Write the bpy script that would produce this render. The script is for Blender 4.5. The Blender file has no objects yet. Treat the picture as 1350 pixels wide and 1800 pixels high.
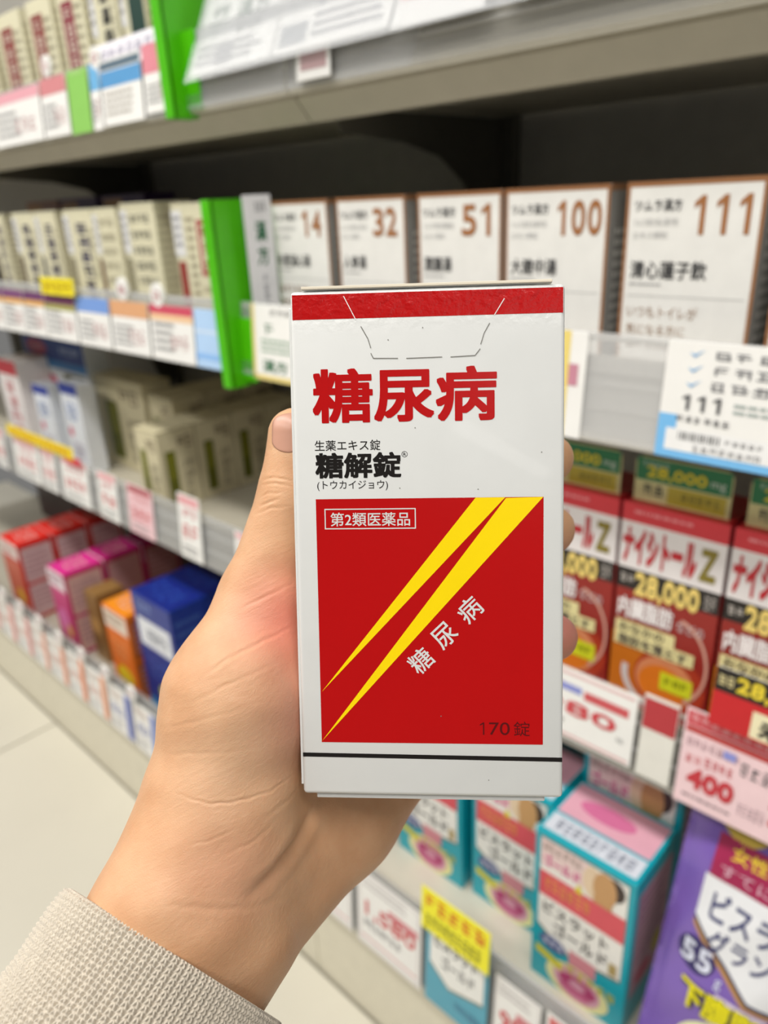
import bpy, bmesh, math, random
import numpy as np
from mathutils import Vector, Matrix

# ------------------------------------------------------------------ camera
# world: X runs along the shelf (right = +), Y goes into the shelf, Z is up, floor at z = 0
CZ = 1.05                                             # height of the phone lens above the floor
RT = (0.72708, 0.68500, -0.04614)                     # camera right, down and forward axes in the world
DN = (0.23461, -0.31106, -0.92098)
FW = (-0.64522, 0.65880, -0.38688)
scene = bpy.context.scene
COL = scene.collection
cam_data = bpy.data.cameras.new('phone_camera')
cam = bpy.data.objects.new('phone_camera', cam_data)
COL.objects.link(cam)
cam_data.sensor_fit = 'VERTICAL'
cam_data.sensor_height = 36.0
cam_data.lens = 26.2
cam_data.clip_start = 0.02
cam_data.dof.use_dof = True
cam_data.dof.focus_distance = 0.197
cam_data.dof.aperture_fstop = 10.5
cam.matrix_world = Matrix(((RT[0], -DN[0], -FW[0], 0.0),
                           (RT[1], -DN[1], -FW[1], 0.0),
                           (RT[2], -DN[2], -FW[2], CZ),
                           (0, 0, 0, 1)))
scene.camera = cam

# ------------------------------------------------------------------ light and exposure
world = bpy.data.worlds.new('shop_ambient')
scene.world = world
world.use_nodes = True
world.node_tree.nodes['Background'].inputs[0].default_value = (1.0, 0.985, 0.95, 1)
world.node_tree.nodes['Background'].inputs[1].default_value = 0.16


def area_lamp(name, loc, sx, sy, power, rot=(0, 0, 0), color=(1, 0.97, 0.92)):
    d = bpy.data.lights.new(name, 'AREA')
    d.shape = 'RECTANGLE'
    d.size = sx
    d.size_y = sy
    d.energy = power
    d.color = color
    o = bpy.data.objects.new(name, d)
    COL.objects.link(o)
    o.location = loc
    o.rotation_euler = rot
    return o


area_lamp('ceiling_tube_light', (-0.9, -0.35, 2.75), 5.0, 0.25, 70)
area_lamp('ceiling_tube_light', (-1.5, -1.35, 2.75), 4.2, 0.25, 44)
area_lamp('ceiling_tube_light', (3.4, -2.2, 2.65), 2.3, 0.28, 16)
scene.view_settings.view_transform = 'Standard'
scene.view_settings.look = 'None'
scene.view_settings.gamma = 1.0
scene.view_settings.use_curve_mapping = False
scene.view_settings.exposure = 0.24

# ------------------------------------------------------------------ materials
RNG = random.Random(7)


def lin(c):
    c = c.lstrip('#')
    c = c if len(c) == 6 else ''.join(x * 2 for x in c)
    v = [int(c[i:i + 2], 16) / 255 for i in (0, 2, 4)]
    return tuple(x / 12.92 if x <= 0.04045 else ((x + 0.055) / 1.055) ** 2.4 for x in v)


def mat(name, hexcol, rough=0.5, metal=0.0, spec=0.5, var=0.05, scale=40.0, bump=0.0, bscale=200.0, coat=0.0):
    """Principled material whose colour carries a little procedural mottling."""
    m = bpy.data.materials.new(name)
    m.use_nodes = True
    nt = m.node_tree
    b = nt.nodes['Principled BSDF']
    c = lin(hexcol)
    tc = nt.nodes.new('ShaderNodeTexCoord')
    nz = nt.nodes.new('ShaderNodeTexNoise')
    nz.inputs['Scale'].default_value = scale
    nz.inputs['Detail'].default_value = 3
    nt.links.new(tc.outputs['Object'], nz.inputs['Vector'])
    rp = nt.nodes.new('ShaderNodeValToRGB')
    rp.color_ramp.elements[0].position = 0.3
    rp.color_ramp.elements[1].position = 0.7
    rp.color_ramp.elements[0].color = tuple(x * (1 - var) for x in c) + (1,)
    rp.color_ramp.elements[1].color = tuple(min(1, x * (1 + var)) for x in c) + (1,)
    nt.links.new(nz.outputs['Fac'], rp.inputs['Fac'])
    nt.links.new(rp.outputs['Color'], b.inputs['Base Color'])
    b.inputs['Roughness'].default_value = rough
    b.inputs['Metallic'].default_value = metal
    b.inputs['Specular IOR Level'].default_value = spec
    b.inputs['Coat Weight'].default_value = coat
    if bump > 0:
        n2 = nt.nodes.new('ShaderNodeTexNoise')
        n2.inputs['Scale'].default_value = bscale
        n2.inputs['Detail'].default_value = 4
        nt.links.new(tc.outputs['Object'], n2.inputs['Vector'])
        bp = nt.nodes.new('ShaderNodeBump')
        bp.inputs['Strength'].default_value = bump
        bp.inputs['Distance'].default_value = 0.002
        nt.links.new(n2.outputs['Fac'], bp.inputs['Height'])
        nt.links.new(bp.outputs['Normal'], b.inputs['Normal'])
    return m


def clear_plastic(name, tint, opac, rough=0.08):
    m = bpy.data.materials.new(name)
    m.use_nodes = True
    nt = m.node_tree
    for n in list(nt.nodes):
        nt.nodes.remove(n)
    out = nt.nodes.new('ShaderNodeOutputMaterial')
    tr = nt.nodes.new('ShaderNodeBsdfTransparent')
    tr.inputs[0].default_value = (0.97, 0.97, 0.97, 1)
    gl = nt.nodes.new('ShaderNodeBsdfPrincipled')
    gl.inputs['Base Color'].default_value = lin(tint) + (1,)
    gl.inputs['Roughness'].default_value = rough
    fr = nt.nodes.new('ShaderNodeFresnel')
    fr.inputs[0].default_value = 1.45
    ad = nt.nodes.new('ShaderNodeMath')
    ad.operation = 'ADD'
    ad.use_clamp = True
    ad.inputs[1].default_value = opac
    mx = nt.nodes.new('ShaderNodeMixShader')
    mu = nt.nodes.new('ShaderNodeMath')
    mu.operation = 'MULTIPLY'
    mu.inputs[1].default_value = 0.45
    nt.links.new(fr.outputs[0], mu.inputs[0])
    nt.links.new(mu.outputs[0], ad.inputs[0])
    nt.links.new(ad.outputs[0], mx.inputs[0])
    nt.links.new(tr.outputs[0], mx.inputs[1])
    nt.links.new(gl.outputs[0], mx.inputs[2])
    nt.links.new(mx.outputs[0], out.inputs[0])
    return m


PM = {}


def ink(hexcol, rough=0.42):
    k = (hexcol, rough)
    if k not in PM:
        PM[k] = mat('print_' + hexcol.lstrip('#'), hexcol, rough, var=0.03, scale=60)
    return PM[k]


METAL = mat('shelf_metal', '#b4ae9e', 0.42, 0.0, 0.5, 0.03)
PANEL = mat('back_panel_grey', '#a5a29a', 0.6, 0.0, 0.3, 0.04)
UPRIGHT = mat('upright_metal', '#55524a', 0.5, 0.0, 0.4, 0.04)
KICK = mat('kick_plate_beige', '#e2dcc8', 0.45, 0.0, 0.4, 0.03)
CLEAR = clear_plastic('clear_rail_plastic', '#d8dadd', 0.06)
HAZY = clear_plastic('hazy_rail_plastic', '#f0f0f0', 0.34, 0.15)
CARD = mat('white_card', '#f2f1ee', 0.35, 0, 0.5, 0.02)
RAIL_PALE = mat('rail_plastic_pale', '#f4f2ec', 0.3, 0.0, 0.5, 0.03)
RAIL = mat('rail_plastic_grey', '#c6c1b2', 0.35, 0.0, 0.5, 0.03)
GREEN = mat('green_plastic', '#4fbc05', 0.35, 0, 0.5, 0.05)


# ------------------------------------------------------------------ building helpers
def link(name, me, parent=None, mats=()):
    for m in mats:
        me.materials.append(m)
    o = bpy.data.objects.new(name, me)
    COL.objects.link(o)
    if parent is not None:
        o.parent = parent
    return o


def tag(o, label=None, cat=None, group=None, kind=None):
    if label:
        o['label'] = label
    if cat:
        o['category'] = cat
    if group:
        o['group'] = group
    if kind:
        o['kind'] = kind
    return o


def empty(name, loc, rotz=0.0, label=None, cat=None, group=None, kind=None):
    o = bpy.data.objects.new(name, None)
    o.empty_display_size = 0.02
    COL.objects.link(o)
    o.location = loc
    o.rotation_euler = (0, 0, rotz)
    return tag(o, label, cat, group, kind)


def copy_tree(o, parent=None):
    c = o.copy()
    COL.objects.link(c)
    if parent is not None:
        c.parent = parent
    for ch in list(o.children):
        copy_tree(ch, c)
    return c


def box_mesh(name, x0, x1, y0, y1, z0, z1, bev=0.0, seg=2):
    bm = bmesh.new()
    bmesh.ops.create_cube(bm, size=1.0)
    for v in bm.verts:
        v.co = Vector((x0 + (v.co.x + 0.5) * (x1 - x0), y0 + (v.co.y + 0.5) * (y1 - y0), z0 + (v.co.z + 0.5) * (z1 - z0)))
    if bev > 0:
        bmesh.ops.bevel(bm, geom=list(bm.edges), offset=bev, segments=seg, profile=0.5, affect='EDGES')
    me = bpy.data.meshes.new(name)
    bm.to_mesh(me)
    bm.free()
    return me


def part_box(name, parent, m, x0, x1, y0, y1, z0, z1, bev=0.0):
    return link(name, box_mesh(name, x0, x1, y0, y1, z0, z1, bev), parent, (m,))


def poly_prism(name, pts, axis, a0, a1):
    """Extrude a 2-D outline along x ('x': pts are (y, z)), y ('y': (x, z)) or z ('z': (x, y))."""
    n = len(pts)
    vs = []
    for a in (a0, a1):
        for p in pts:
            vs.append({'x': (a, p[0], p[1]), 'y': (p[0], a, p[1]), 'z': (p[0], p[1], a)}[axis])
    fs = [list(range(n))[::-1], list(range(n, 2 * n))]
    for i in range(n):
        j = (i + 1) % n
        fs.append([i, j, n + j, n + i])
    me = bpy.data.meshes.new(name)
    me.from_pydata(vs, [], fs)
    bm = bmesh.new()
    bm.from_mesh(me)
    bmesh.ops.recalc_face_normals(bm, faces=bm.faces)
    bm.to_mesh(me)
    bm.free()
    return me


TXT = {}


def glyphs(s, bold, res):
    k = (s, bold, res)
    if k not in TXT:
        cu = bpy.data.curves.new('lettering_source', 'FONT')
        cu.body = s
        cu.size = 1.0
        cu.offset = bold
        cu.resolution_u = res
        cu.dimensions = '2D'
        cu.fill_mode = 'FRONT'
        ob = bpy.data.objects.new('lettering_source', cu)
        me = ob.to_mesh()
        vs = np.array([v.co[:2] for v in me.vertices]) if len(me.vertices) else np.zeros((1, 2))
        fs = [tuple(p.vertices) for p in me.polygons]
        ob.to_mesh_clear()
        bpy.data.objects.remove(ob)
        bpy.data.curves.remove(cu)
        lo, hi = vs.min(0), vs.max(0)
        vs = (vs - lo) / np.maximum(hi - lo, 1e-6)
        TXT[k] = (vs, fs)
    return TXT[k]


class Panel:
    """Flat print on one face. (x, y) run 0..1 from the top left corner of a W x H face."""

    def __init__(self, W, H, origin=(0, 0, 0), U=(1, 0, 0), V=(0, 0, 1), N=(0, -1, 0), lift=0.0002):
        self.W, self.H = W, H
        self.o, self.U, self.V, self.N = (np.array(a, float) for a in (origin, U, V, N))
        self.lift = lift
        self.vs, self.fs, self.mi, self.mats = [], [], [], []
        self.n = 0

    def _add(self, pts, faces, m, layer):
        if m not in self.mats:
            self.mats.append(m)
        i = self.mats.index(m)
        pts = np.asarray(pts, float)
        P = (self.o + np.outer(pts[:, 0] * self.W, self.U) + np.outer((1 - pts[:, 1]) * self.H, self.V)
             + self.N * (self.lift * layer))
        self.vs.extend(map(tuple, P))
        for f in faces:
            self.fs.append([q + self.n for q in f])
            self.mi.append(i)
        self.n += len(pts)

    def poly(self, pts, c, layer=1):
        self._add(pts, [list(range(len(pts)))], c if not isinstance(c, str) else ink(c), layer)
        return self

    def rect(self, x0, y0, x1, y1, c, layer=1):
        return self.poly([(x0, y1), (x1, y1), (x1, y0), (x0, y0)], c, layer)

    def frame(self, x0, y0, x1, y1, t, c, layer=1):
        tx, ty = t, t * self.W / self.H
        self.rect(x0, y0, x1, y0 + ty, c, layer)
        self.rect(x0, y1 - ty, x1, y1, c, layer)
        self.rect(x0, y0 + ty, x0 + tx, y1 - ty, c, layer)
        return self.rect(x1 - tx, y0 + ty, x1, y1 - ty, c, layer)

    def ell(self, cx, cy, rx, ry, c, layer=1, n=20):
        return self.poly([(cx + rx * math.cos(-2 * math.pi * i / n), cy + ry * math.sin(-2 * math.pi * i / n)) for i in range(n)][::1], c, layer)

    def ring(self, cx, cy, rx, ry, t, c, layer=1, a0=0, a1=360, n=24):
        for i in range(n):
            p, q = (math.radians(a0 + (a1 - a0) * k / n) for k in (i, i + 1))
            self.poly([(cx + rx * math.cos(p), cy + ry * math.sin(p)), (cx + rx * math.cos(q), cy + ry * math.sin(q)),
                       (cx + rx * (1 - t) * math.cos(q), cy + ry * (1 - t) * math.sin(q)),
                       (cx + rx * (1 - t) * math.cos(p), cy + ry * (1 - t) * math.sin(p))], c, layer)
        return self

    def text(self, s, x0, y0, x1, y1, c, layer=2, bold=0.0, res=2, rot=0.0):
        vs, fs = glyphs(s, 0.0, res)
        if bold:                                      # heavier weight: the same glyphs restruck in a small circle
            nch = max(1, len(s))
            k8 = 12 if bold > .02 else 5
            rx, ry = bold * 1.25 / nch, bold * 1.25
            def sq(t):
                return max(-.9, min(.9, 1.35 * t))
            sh = [(rx * sq(math.cos(2 * math.pi * i / k8)), ry * sq(math.sin(2 * math.pi * i / k8))) for i in range(k8)] + [(0, 0)]
            n0 = len(vs)
            fs = [tuple(q + n0 * j for q in f) for j in range(len(sh)) for f in fs]
            vs = np.vstack([vs * (1 - 2 * np.array((rx, ry))) + np.array((rx, ry)) + np.array(d) for d in sh])
        p = np.empty_like(vs)
        p[:, 0] = x0 + vs[:, 0] * (x1 - x0)
        p[:, 1] = y1 - vs[:, 1] * (y1 - y0)
        if rot:
            cx, cy = (x0 + x1) / 2, (y0 + y1) / 2
            a = math.radians(rot)
            dx, dy = (p[:, 0] - cx) * self.W, -(p[:, 1] - cy) * self.H
            p[:, 0] = cx + (dx * math.cos(a) - dy * math.sin(a)) / self.W
            p[:, 1] = cy - (dx * math.sin(a) + dy * math.cos(a)) / self.H
        if bold:
            n1 = len(p) // len(sh)
            nf = len(fs) // len(sh)
            for j in range(len(sh)):
                self._add(p[j * n1:(j + 1) * n1], [tuple(q - n1 * j for q in f) for f in fs[j * nf:(j + 1) * nf]],
                          ink(c) if isinstance(c, str) else c, layer + .07 * j)
        else:
            self._add(p, fs, ink(c) if isinstance(c, str) else c, layer)
        return self

    def number(self, s, x0, y0, x1, y1, c, layer=2, bold=.03):
        """Evenly spaced digits; the 1 gets a flag like the printed ones."""
        n = len(s)
        cw = (x1 - x0) / n
        for k, ch in enumerate(s):
            a, b = x0 + cw * (k + .08), x0 + cw * (k + .92)
            if ch == '1':
                self.poly([(a + (b - a) * px, y0 + (y1 - y0) * py) for px, py in ((.46, 1), (.74, 1), (.74, 0), (.52, 0), (.14, .17), (.14, .33), (.46, .20))], c, layer)
            else:
                self.text(ch, a, y0, b, y1, c, layer, bold, 4)
        return self

    def scribble(self, x0, y0, x1, y1, n, c, layer=2, vertical=False, seed=0):
        """Print too small to read: n cells of short crossing strokes."""
        r = random.Random(seed + n * 31 + int(x0 * 997) + int(y0 * 1013))
        for k in range(n):
            if vertical:
                cy0, cy1, cx0, cx1 = y0 + (y1 - y0) * (k + .06) / n, y0 + (y1 - y0) * (k + .92) / n, x0, x1
            else:
                cx0, cx1, cy0, cy1 = x0 + (x1 - x0) * (k + .06) / n, x0 + (x1 - x0) * (k + .90) / n, y0, y1
            w, h = cx1 - cx0, cy1 - cy0
            for j in range(r.choice((2, 3, 3))):
                yy = cy0 + h * (j + r.uniform(.1, .5)) / 3
                self.rect(cx0 + w * r.uniform(0, .25), yy, cx1 - w * r.uniform(0, .25), yy + h * .13, c, layer)
            for j in range(r.choice((1, 2, 2))):
                xx = cx0 + w * (j + r.uniform(.2, .7)) / 2
                self.rect(xx, cy0 + h * r.uniform(0, .3), xx + w * .14, cy1 - h * r.uniform(0, .2), c, layer)
        return self

    def lines(self, x0, y0, x1, y1, n, c, layer=2, fill=.45, seed=1):
        """Rows of print too small to tell letters: broken bars."""
        r = random.Random(seed + n)
        for k in range(n):
            ya = y0 + (y1 - y0) * k / n
            yb = ya + (y1 - y0) / n * fill
            x = x0
            end = x1 - (x1 - x0) * r.uniform(0, .25)
            while x < end:
                w = (x1 - x0) * r.uniform(.03, .12)
                self.rect(x, ya, min(x + w, end), yb, c, layer)
                x += w + (x1 - x0) * .02
        return self

    def build(self, name, parent=None):
        me = bpy.data.meshes.new(name)
        me.from_pydata(self.vs, [], self.fs)
        for m in self.mats:
            me.materials.append(m)
        me.polygons.foreach_set('material_index', self.mi)
        o = bpy.data.objects.new(name, me)
        COL.objects.link(o)
        if parent is not None:
            o.parent = parent
        return o


# ------------------------------------------------------------------ setting: floor of large tiles
floor_root = link('floor', box_mesh('floor', -3.2, 1.5, -2.6, 1.0, -0.03, -0.004), None, (mat('floor_grout', '#8d8876', 0.8, var=0.05),))
tag(floor_root, kind='structure')
tile_m = mat('floor_tile_cream', '#cfcabb', 0.28, 0, 0.5, 0.035, 3.0)
tile_me = box_mesh('tile', -0.2975, 0.2975, -0.2975, 0.2975, -0.0045, 0.0, 0.001, 1)
tile_me.materials.append(tile_m)
for ix in range(-3, 5):
    for iy in range(-4, 2):
        t = bpy.data.objects.new('tile', tile_me)
        COL.objects.link(t)
        t.parent = floor_root
        t.location = (-1.505 + 0.3 + 0.6 * ix, 0.453 - 0.3 + 0.6 * iy, 0.0)

# ------------------------------------------------------------------ the shop shelf (gondola)
S0, S1, S2, DK = CZ + 0.098, CZ - 0.165, CZ - 0.468, CZ - 0.845     # surfaces the goods stand on
FY = 0.54                                                          # front of the upper shelves
DY = 0.45                                                          # front of the base deck
UX = (-2.425, -1.525, -0.625, 0.275)
shelf = empty('shop_shelf', (-1.0, 0.90, 0.0), 0, 'long beige metal shop shelving bay with three shelves over a base deck', 'shelf')


def sp(name, m, x0, x1, y0, y1, z0, z1, bev=0.0):
    o = part_box(name, shelf, m, x0 + 1.0, x1 + 1.0, y0 - 0.9, y1 - 0.9, z0, z1, bev)
    return o


def sprism(name, m, pts, x0, x1):
    return link(name, poly_prism(name, [(p[0] - 0.9, p[1]) for p in pts], 'x', x0 + 1.0, x1 + 1.0), shelf, (m,))


for k in range(3):
    a, b = UX[k] + 0.001, UX[k + 1] - 0.001
    sp('back_panel', PANEL, a, b, 0.905, 0.915, 0.16, 1.75)
    for zt, th in ((S0, 0.024), (S1, 0.025), (S2, 0.037)):
        sprism('shelf_board', METAL, [(0.9, zt), (FY + 0.004, zt), (FY + 0.004, zt - .004), (FY + 0.022, zt - th), (FY + 0.034, zt - th), (FY + 0.034, zt - 0.008), (0.9, zt - 0.008)], a, b)
        rz = zt - 0.022 if zt < S0 else zt + 0.002
        rh = 0.082 if zt < S0 else 0.072
        if zt == S2:
            rz, rh = S2 - 0.030, 0.080
        rail = sprism('price_rail', METAL if zt == S2 else RAIL_PALE if (zt == S1 and k == 2) else RAIL, [(FY + 0.004, rz), (FY - 0.004, rz - 0.004), (FY - 0.006, rz + 0.006), (FY - 0.001, rz + 0.008),
                                            (FY + 0.001, rz + rh * 0.5), (FY - 0.001, rz + rh * .52), (FY + 0.0025, rz + rh * .56), (FY + 0.0025, rz + rh * .8), (FY + 0.006, rz + rh * .8), (FY + 0.006, rz)], a, b)
        for q_, m__ in ((.30, RAIL_PALE), (.66, RAIL_PALE), (.97, RAIL_PALE)):
            link('rail_rib', box_mesh('rail_rib', a + 1, b + 1, FY - 0.9 - .0032 + .004 * q_, FY - 0.9 + .001 + .002 * q_, rz + rh * q_ - .002, rz + rh * q_ + .0015, .0006, 1), rail, (m__,))
        cover = link('rail_cover', poly_prism('rail_cover', [(FY - 0.0085 - 0.9, rz), (FY - 0.0005 - 0.9, rz + rh + 0.002), (FY + 0.0005 - 0.9, rz + rh + 0.002), (FY - 0.0075 - 0.9, rz)], 'x', a + 1, b + 1), rail, (HAZY if zt == S1 and k == 2 else CLEAR,))
    sp('base_deck', METAL, a, b, DY + 0.012, 0.9, DK - 0.03, DK, 0.002)
    sp('kick_plate', KICK, a, b, DY + 0.004, DY + 0.010, 0.0035, CZ - 0.885)
    rail = sprism('price_rail', RAIL, [(DY + 0.010, CZ - 0.885), (DY - 0.003, CZ - 0.887), (DY - 0.004, CZ - 0.876), (DY + 0.001, CZ - 0.874), (DY + 0.006, CZ - 0.768), (DY + 0.010, CZ - 0.768)], a, b)
    link('rail_cover', poly_prism('rail_cover', [(DY - 0.0045 - 0.9, CZ - 0.878), (DY + 0.004 - 0.9, CZ - 0.752), (DY + 0.005 - 0.9, CZ - 0.752), (DY - 0.0035 - 0.9, CZ - 0.878)], 'x', a + 1, b + 1), rail, (CLEAR,))
for k in range(4):
    sp('upright', UPRIGHT, UX[k] - 0.02, UX[k] + 0.02, 0.888, 0.905, 0.0, 1.75, 0.002)
for k in range(1, 3):
    for zt in (S0, S1, S2):
        arc = [(0.90 - 0.26 * math.cos(math.radians(t)), zt - 0.20 + 0.155 * math.sin(math.radians(t)) ** 1.0 + 0.0) for t in (88, 70, 52, 35, 20, 8)]
        pts = [(0.888, zt - 0.010), (0.60, zt - 0.010), (0.60, zt - 0.032), (0.70, zt - 0.040), (0.765, zt - 0.055), (0.81, zt - 0.085), (0.84, zt - 0.13), (0.86, zt - 0.19), (0.888, zt - 0.20)]
        sprism('bracket', UPRIGHT, pts, UX[k] - 0.0015, UX[k] + 0.0015)

# ------------------------------------------------------------------ green category dividers
def divider(x, zb, zt, y, label, slant):
    r = empty('category_divider', (x, y, zb), 0, label, 'divider', 'green dividers between the shelf sections')
    link('front_edge', poly_prism('front_edge', [(0.004, 0), (0, 0.003), (0, zt - zb), (0.034, zt - zb), (0.034, 0)], 'x', 0, 0.003), r, (GREEN,))
    link('front_face', box_mesh('front_face', 0.0, 0.016, -0.003, 0.003, 0, zt - zb, 0.001), r, (GREEN,))
    link('side_wing', poly_prism('side_wing', [(0.0, 0.0), (0.0, zt - zb), (0.075, zt - zb), (0.075, slant), (0.035, 0.0)], 'x', 0.013, 0.016), r, (GREEN,))
    link('foot_tab', box_mesh('foot_tab', 0.016, 0.042, 0.018, 0.021, 0.008, 0.082, 0.0005), r, (GREEN,))
    return r


d1 = divider(-0.764, CZ - 0.203, CZ + 0.008, 0.515, 'green divider standing beside the row of beige boxes on the middle shelf', 0.09)
divider(-0.808, CZ + 0.092, CZ + 0.30, 0.515, 'green divider on the top shelf, cut off by the top of the frame', 0.03)

sl = empty('category_sign', (-0.735, 0.548, CZ - 0.125), 0, 'narrow grey-white sign with green lettering fixed to the lower green divider', 'sign')
sl.rotation_euler = (0, 0, math.radians(60))
link('sign_plate', box_mesh('sign_plate', 0, 0.032, -0.0012, 0, 0, 0.136, 0.0004), sl, (mat('sign_grey_white', '#d4d4d6', 0.4),))
p = Panel(0.032, 0.136, (0, -0.0012, 0))
p.text('漢', 0.36, 0.20, 0.76, 0.36, '#14603a', 2, 0.02).text('方', 0.36, 0.40, 0.76, 0.55, '#14603a', 2, 0.02)
p.scribble(0.42, 0.05, 0.80, 0.13, 3, '#77787c', 2).scribble(0.46, 0.62, 0.66, 0.93, 4, '#8b8d92', 2, True)
p.build('lettering', sl)


# ------------------------------------------------------------------ cartons
def carton(name, w, d, h, loc, hexcol, label, cat='box', group=None, rough=0.4, rot=0.0, bev=0.0012, prints=None, cm=None):
    r = empty(name, loc, rot, label, cat, group)
    k = ('carton', round(w, 4), round(d, 4), round(h, 4))
    if k not in MESH:
        MESH[k] = box_mesh('carton', -w / 2, w / 2, 0, d, 0, h, bev)
        MESH[k].materials.append(None)
    o = bpy.data.objects.new('carton', MESH[k])
    COL.objects.link(o)
    o.parent = r
    o.material_slots[0].link = 'OBJECT'
    o.material_slots[0].material = cm or ink(hexcol, rough)
    return r


MESH = {}


def front(r, w, h, lift=0.0002):
    return Panel(w, h, (-w / 2, 0, 0), lift=lift)


def side(w, d, h):                                    # right-hand side, seen from +X; left of the print is the front edge
    return Panel(d, h, (w / 2, 0, 0), (0, 1, 0), (0, 0, 1), (1, 0, 0))


def lid(w, d, h):
    return Panel(w, d, (-w / 2, 0, h), (1, 0, 0), (0, 1, 0), (0, 0, 1))


BEIGE = '#dcd7ba'


def beige_box(x0, x1, zs, h, y, label, group, col, sidecol, style, seed):
    w, d = x1 - x0, 0.062
    r = carton('medicine_box', w, d, h, ((x0 + x1) / 2, y, zs), BEIGE, label, 'box', group, 0.5)
    p = front(r, w, h)
    if style == 'stripe':                             # wide coloured title column
        p.rect(.14, .10, .62, .90, col)
        p.scribble(.24, .13, .52, .86, 7, '#e6d9c8', 2, True, seed)
        p.lines(.68, .14, .92, .70, 9, '#8d866e', 2, seed=seed)
    elif style == 'frame':
        p.frame(.46, .12, .76, .52, .05, col)
        p.scribble(.51, .15, .71, .49, 3, col, 2, True, seed)
        p.lines(.26, .10, .42, .9, 12, '#a69d84', 2, seed=seed)
        p.rect(.46, .6, .9, .64, '#b7ae93')
    elif style == 'rows':
        for j in range(5):
            p.scribble(.26, .08 + .12 * j, .86, .155 + .12 * j, 4, col, 2, False, seed + j)
        p.lines(.26, .72, .8, .92, 4, '#9b937a', 2, seed=seed)
    else:                                             # 'column'
        p.scribble(.40, .10, .76, .84, 6, col, 2, True, seed).scribble(.44, .10, .80, .84, 6, col, 2, True, seed)
        p.scribble(.82, .15, .93, .60, 7, '#8d866e', 2, True, seed)
    if style != 'stripe':
        p.rect(.0, .05, .20, .38, '#e2e2e2', 3).lines(.03, .09, .17, .34, 4, '#9a9a9e', 4, seed=seed).rect(.03, .42, .17, .96, sidecol, 3)
    p.build('front_print', r)
    q = side(w, d, h)
    q.rect(.52, .06, 1, .40, '#dcdcdc').lines(.6, .10, .95, .36, 5, '#8c8c90', 2, seed=seed)
    q.rect(.60, .42, 1, .97, sidecol)
    q.lines(.06, .10, .42, .9, 14, '#b3ab92', 2, seed=seed + 3)
    q.build('side_print', r)
    return r


# top shelf, left of the green divider
G = 'beige medicine boxes on the top shelf'
for i, (x0, x1, c, s, st, lab) in enumerate((
        (-1.455, -1.385, '#8c4a42', '#6f4632', 'stripe', 'beige medicine box at the left picture edge on the top shelf, mostly cut off'),
        (-1.352, -1.268, '#8a3d3a', '#84502f', 'stripe', 'beige box with dark red title column, first from the left on the top shelf'),
        (-1.243, -1.166, '#8a3d3a', '#7c4a2c', 'stripe', 'beige box with dark red title column and brown side, second on the top shelf'),
        (-1.146, -1.076, '#8a3442', '#55565a', 'stripe', 'beige box with dark red title column next to a grey side on the top shelf'),
        (-1.058, -0.992, '#33333a', '#c2bb9f', 'column', 'beige box with black title column on the top shelf'),
        (-0.982, -0.926, '#3d4a45', '#c2bb9f', 'column', 'beige box with dark green title column on the top shelf'),
        (-0.908, -0.850, '#55554c', '#c2bb9f', 'rows', 'beige box with small grey print right beside the upper green divider'))):
    b = beige_box(x0, x1, S0, 0.185, 0.58, lab, G, c, s, st, 11 * i + 3)
    if i == 5:
        qq = Panel(0.056, 0.185, (-0.028, 0, 0))
        qq.rect(.35, .0, .95, .62, '#24423a', 3)
        qq.build('dark_green_label', b)
# middle shelf, left
G = 'beige medicine boxes on the middle shelf'
for i, (x0, x1, c, s, st, lab) in enumerate((
        (-1.560, -1.500, '#5a4a6a', '#6b5a4a', 'column', 'beige medicine box at the left picture edge on the middle shelf'),
        (-1.455, -1.366, '#4f4763', '#6b5a4a', 'column', 'beige box with purple title column, first full one from the left on the middle shelf'),
        (-1.362, -1.284, '#4c4468', '#5a5a5e', 'column', 'beige box with purple title column behind the yellow shelf tag'),
        (-1.254, -1.160, '#46416e', '#8f8870', 'column', 'wider beige box with bluish purple title column on the middle shelf'),
        (-1.156, -1.084, '#a49c84', '#6e4a36', 'rows', 'plain beige box with faint print on the middle shelf, brown strip on its side'),
        (-1.070, -0.978, '#4a4a44', '#8f8a72', 'rows', 'beige box with rows of dark grey characters on the middle shelf'),
        (-0.935, -0.815, '#a8474a', '#96342e', 'frame', 'beige box with a red-framed title right beside the lower green divider'))):
    beige_box(x0, x1, S1, 0.172 if i != 5 else 0.176, 0.58, lab, G, c, s, st, 7 * i + 5)
for i, (x, c, lab) in enumerate(((-1.55, '#7d5a4a', 'brownish box behind the beige boxes at the far left of the middle shelf'), (-1.40, '#3b2350', 'dark purple box standing behind the beige boxes, left one of two'), (-1.24, '#38214d', 'dark purple box standing behind the beige boxes, right one of two'))):
    r = carton('medicine_box', 0.14, 0.06, 0.192, (x, 0.68, S1), c, lab, 'box', 'purple and brown boxes at the back of the middle shelf')
    front(r, .14, .192).rect(.05, .03, .5, .10, '#8d6a40').scribble(.1, .2, .8, .3, 5, '#c9b7a0').build('front_print', r)


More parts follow.
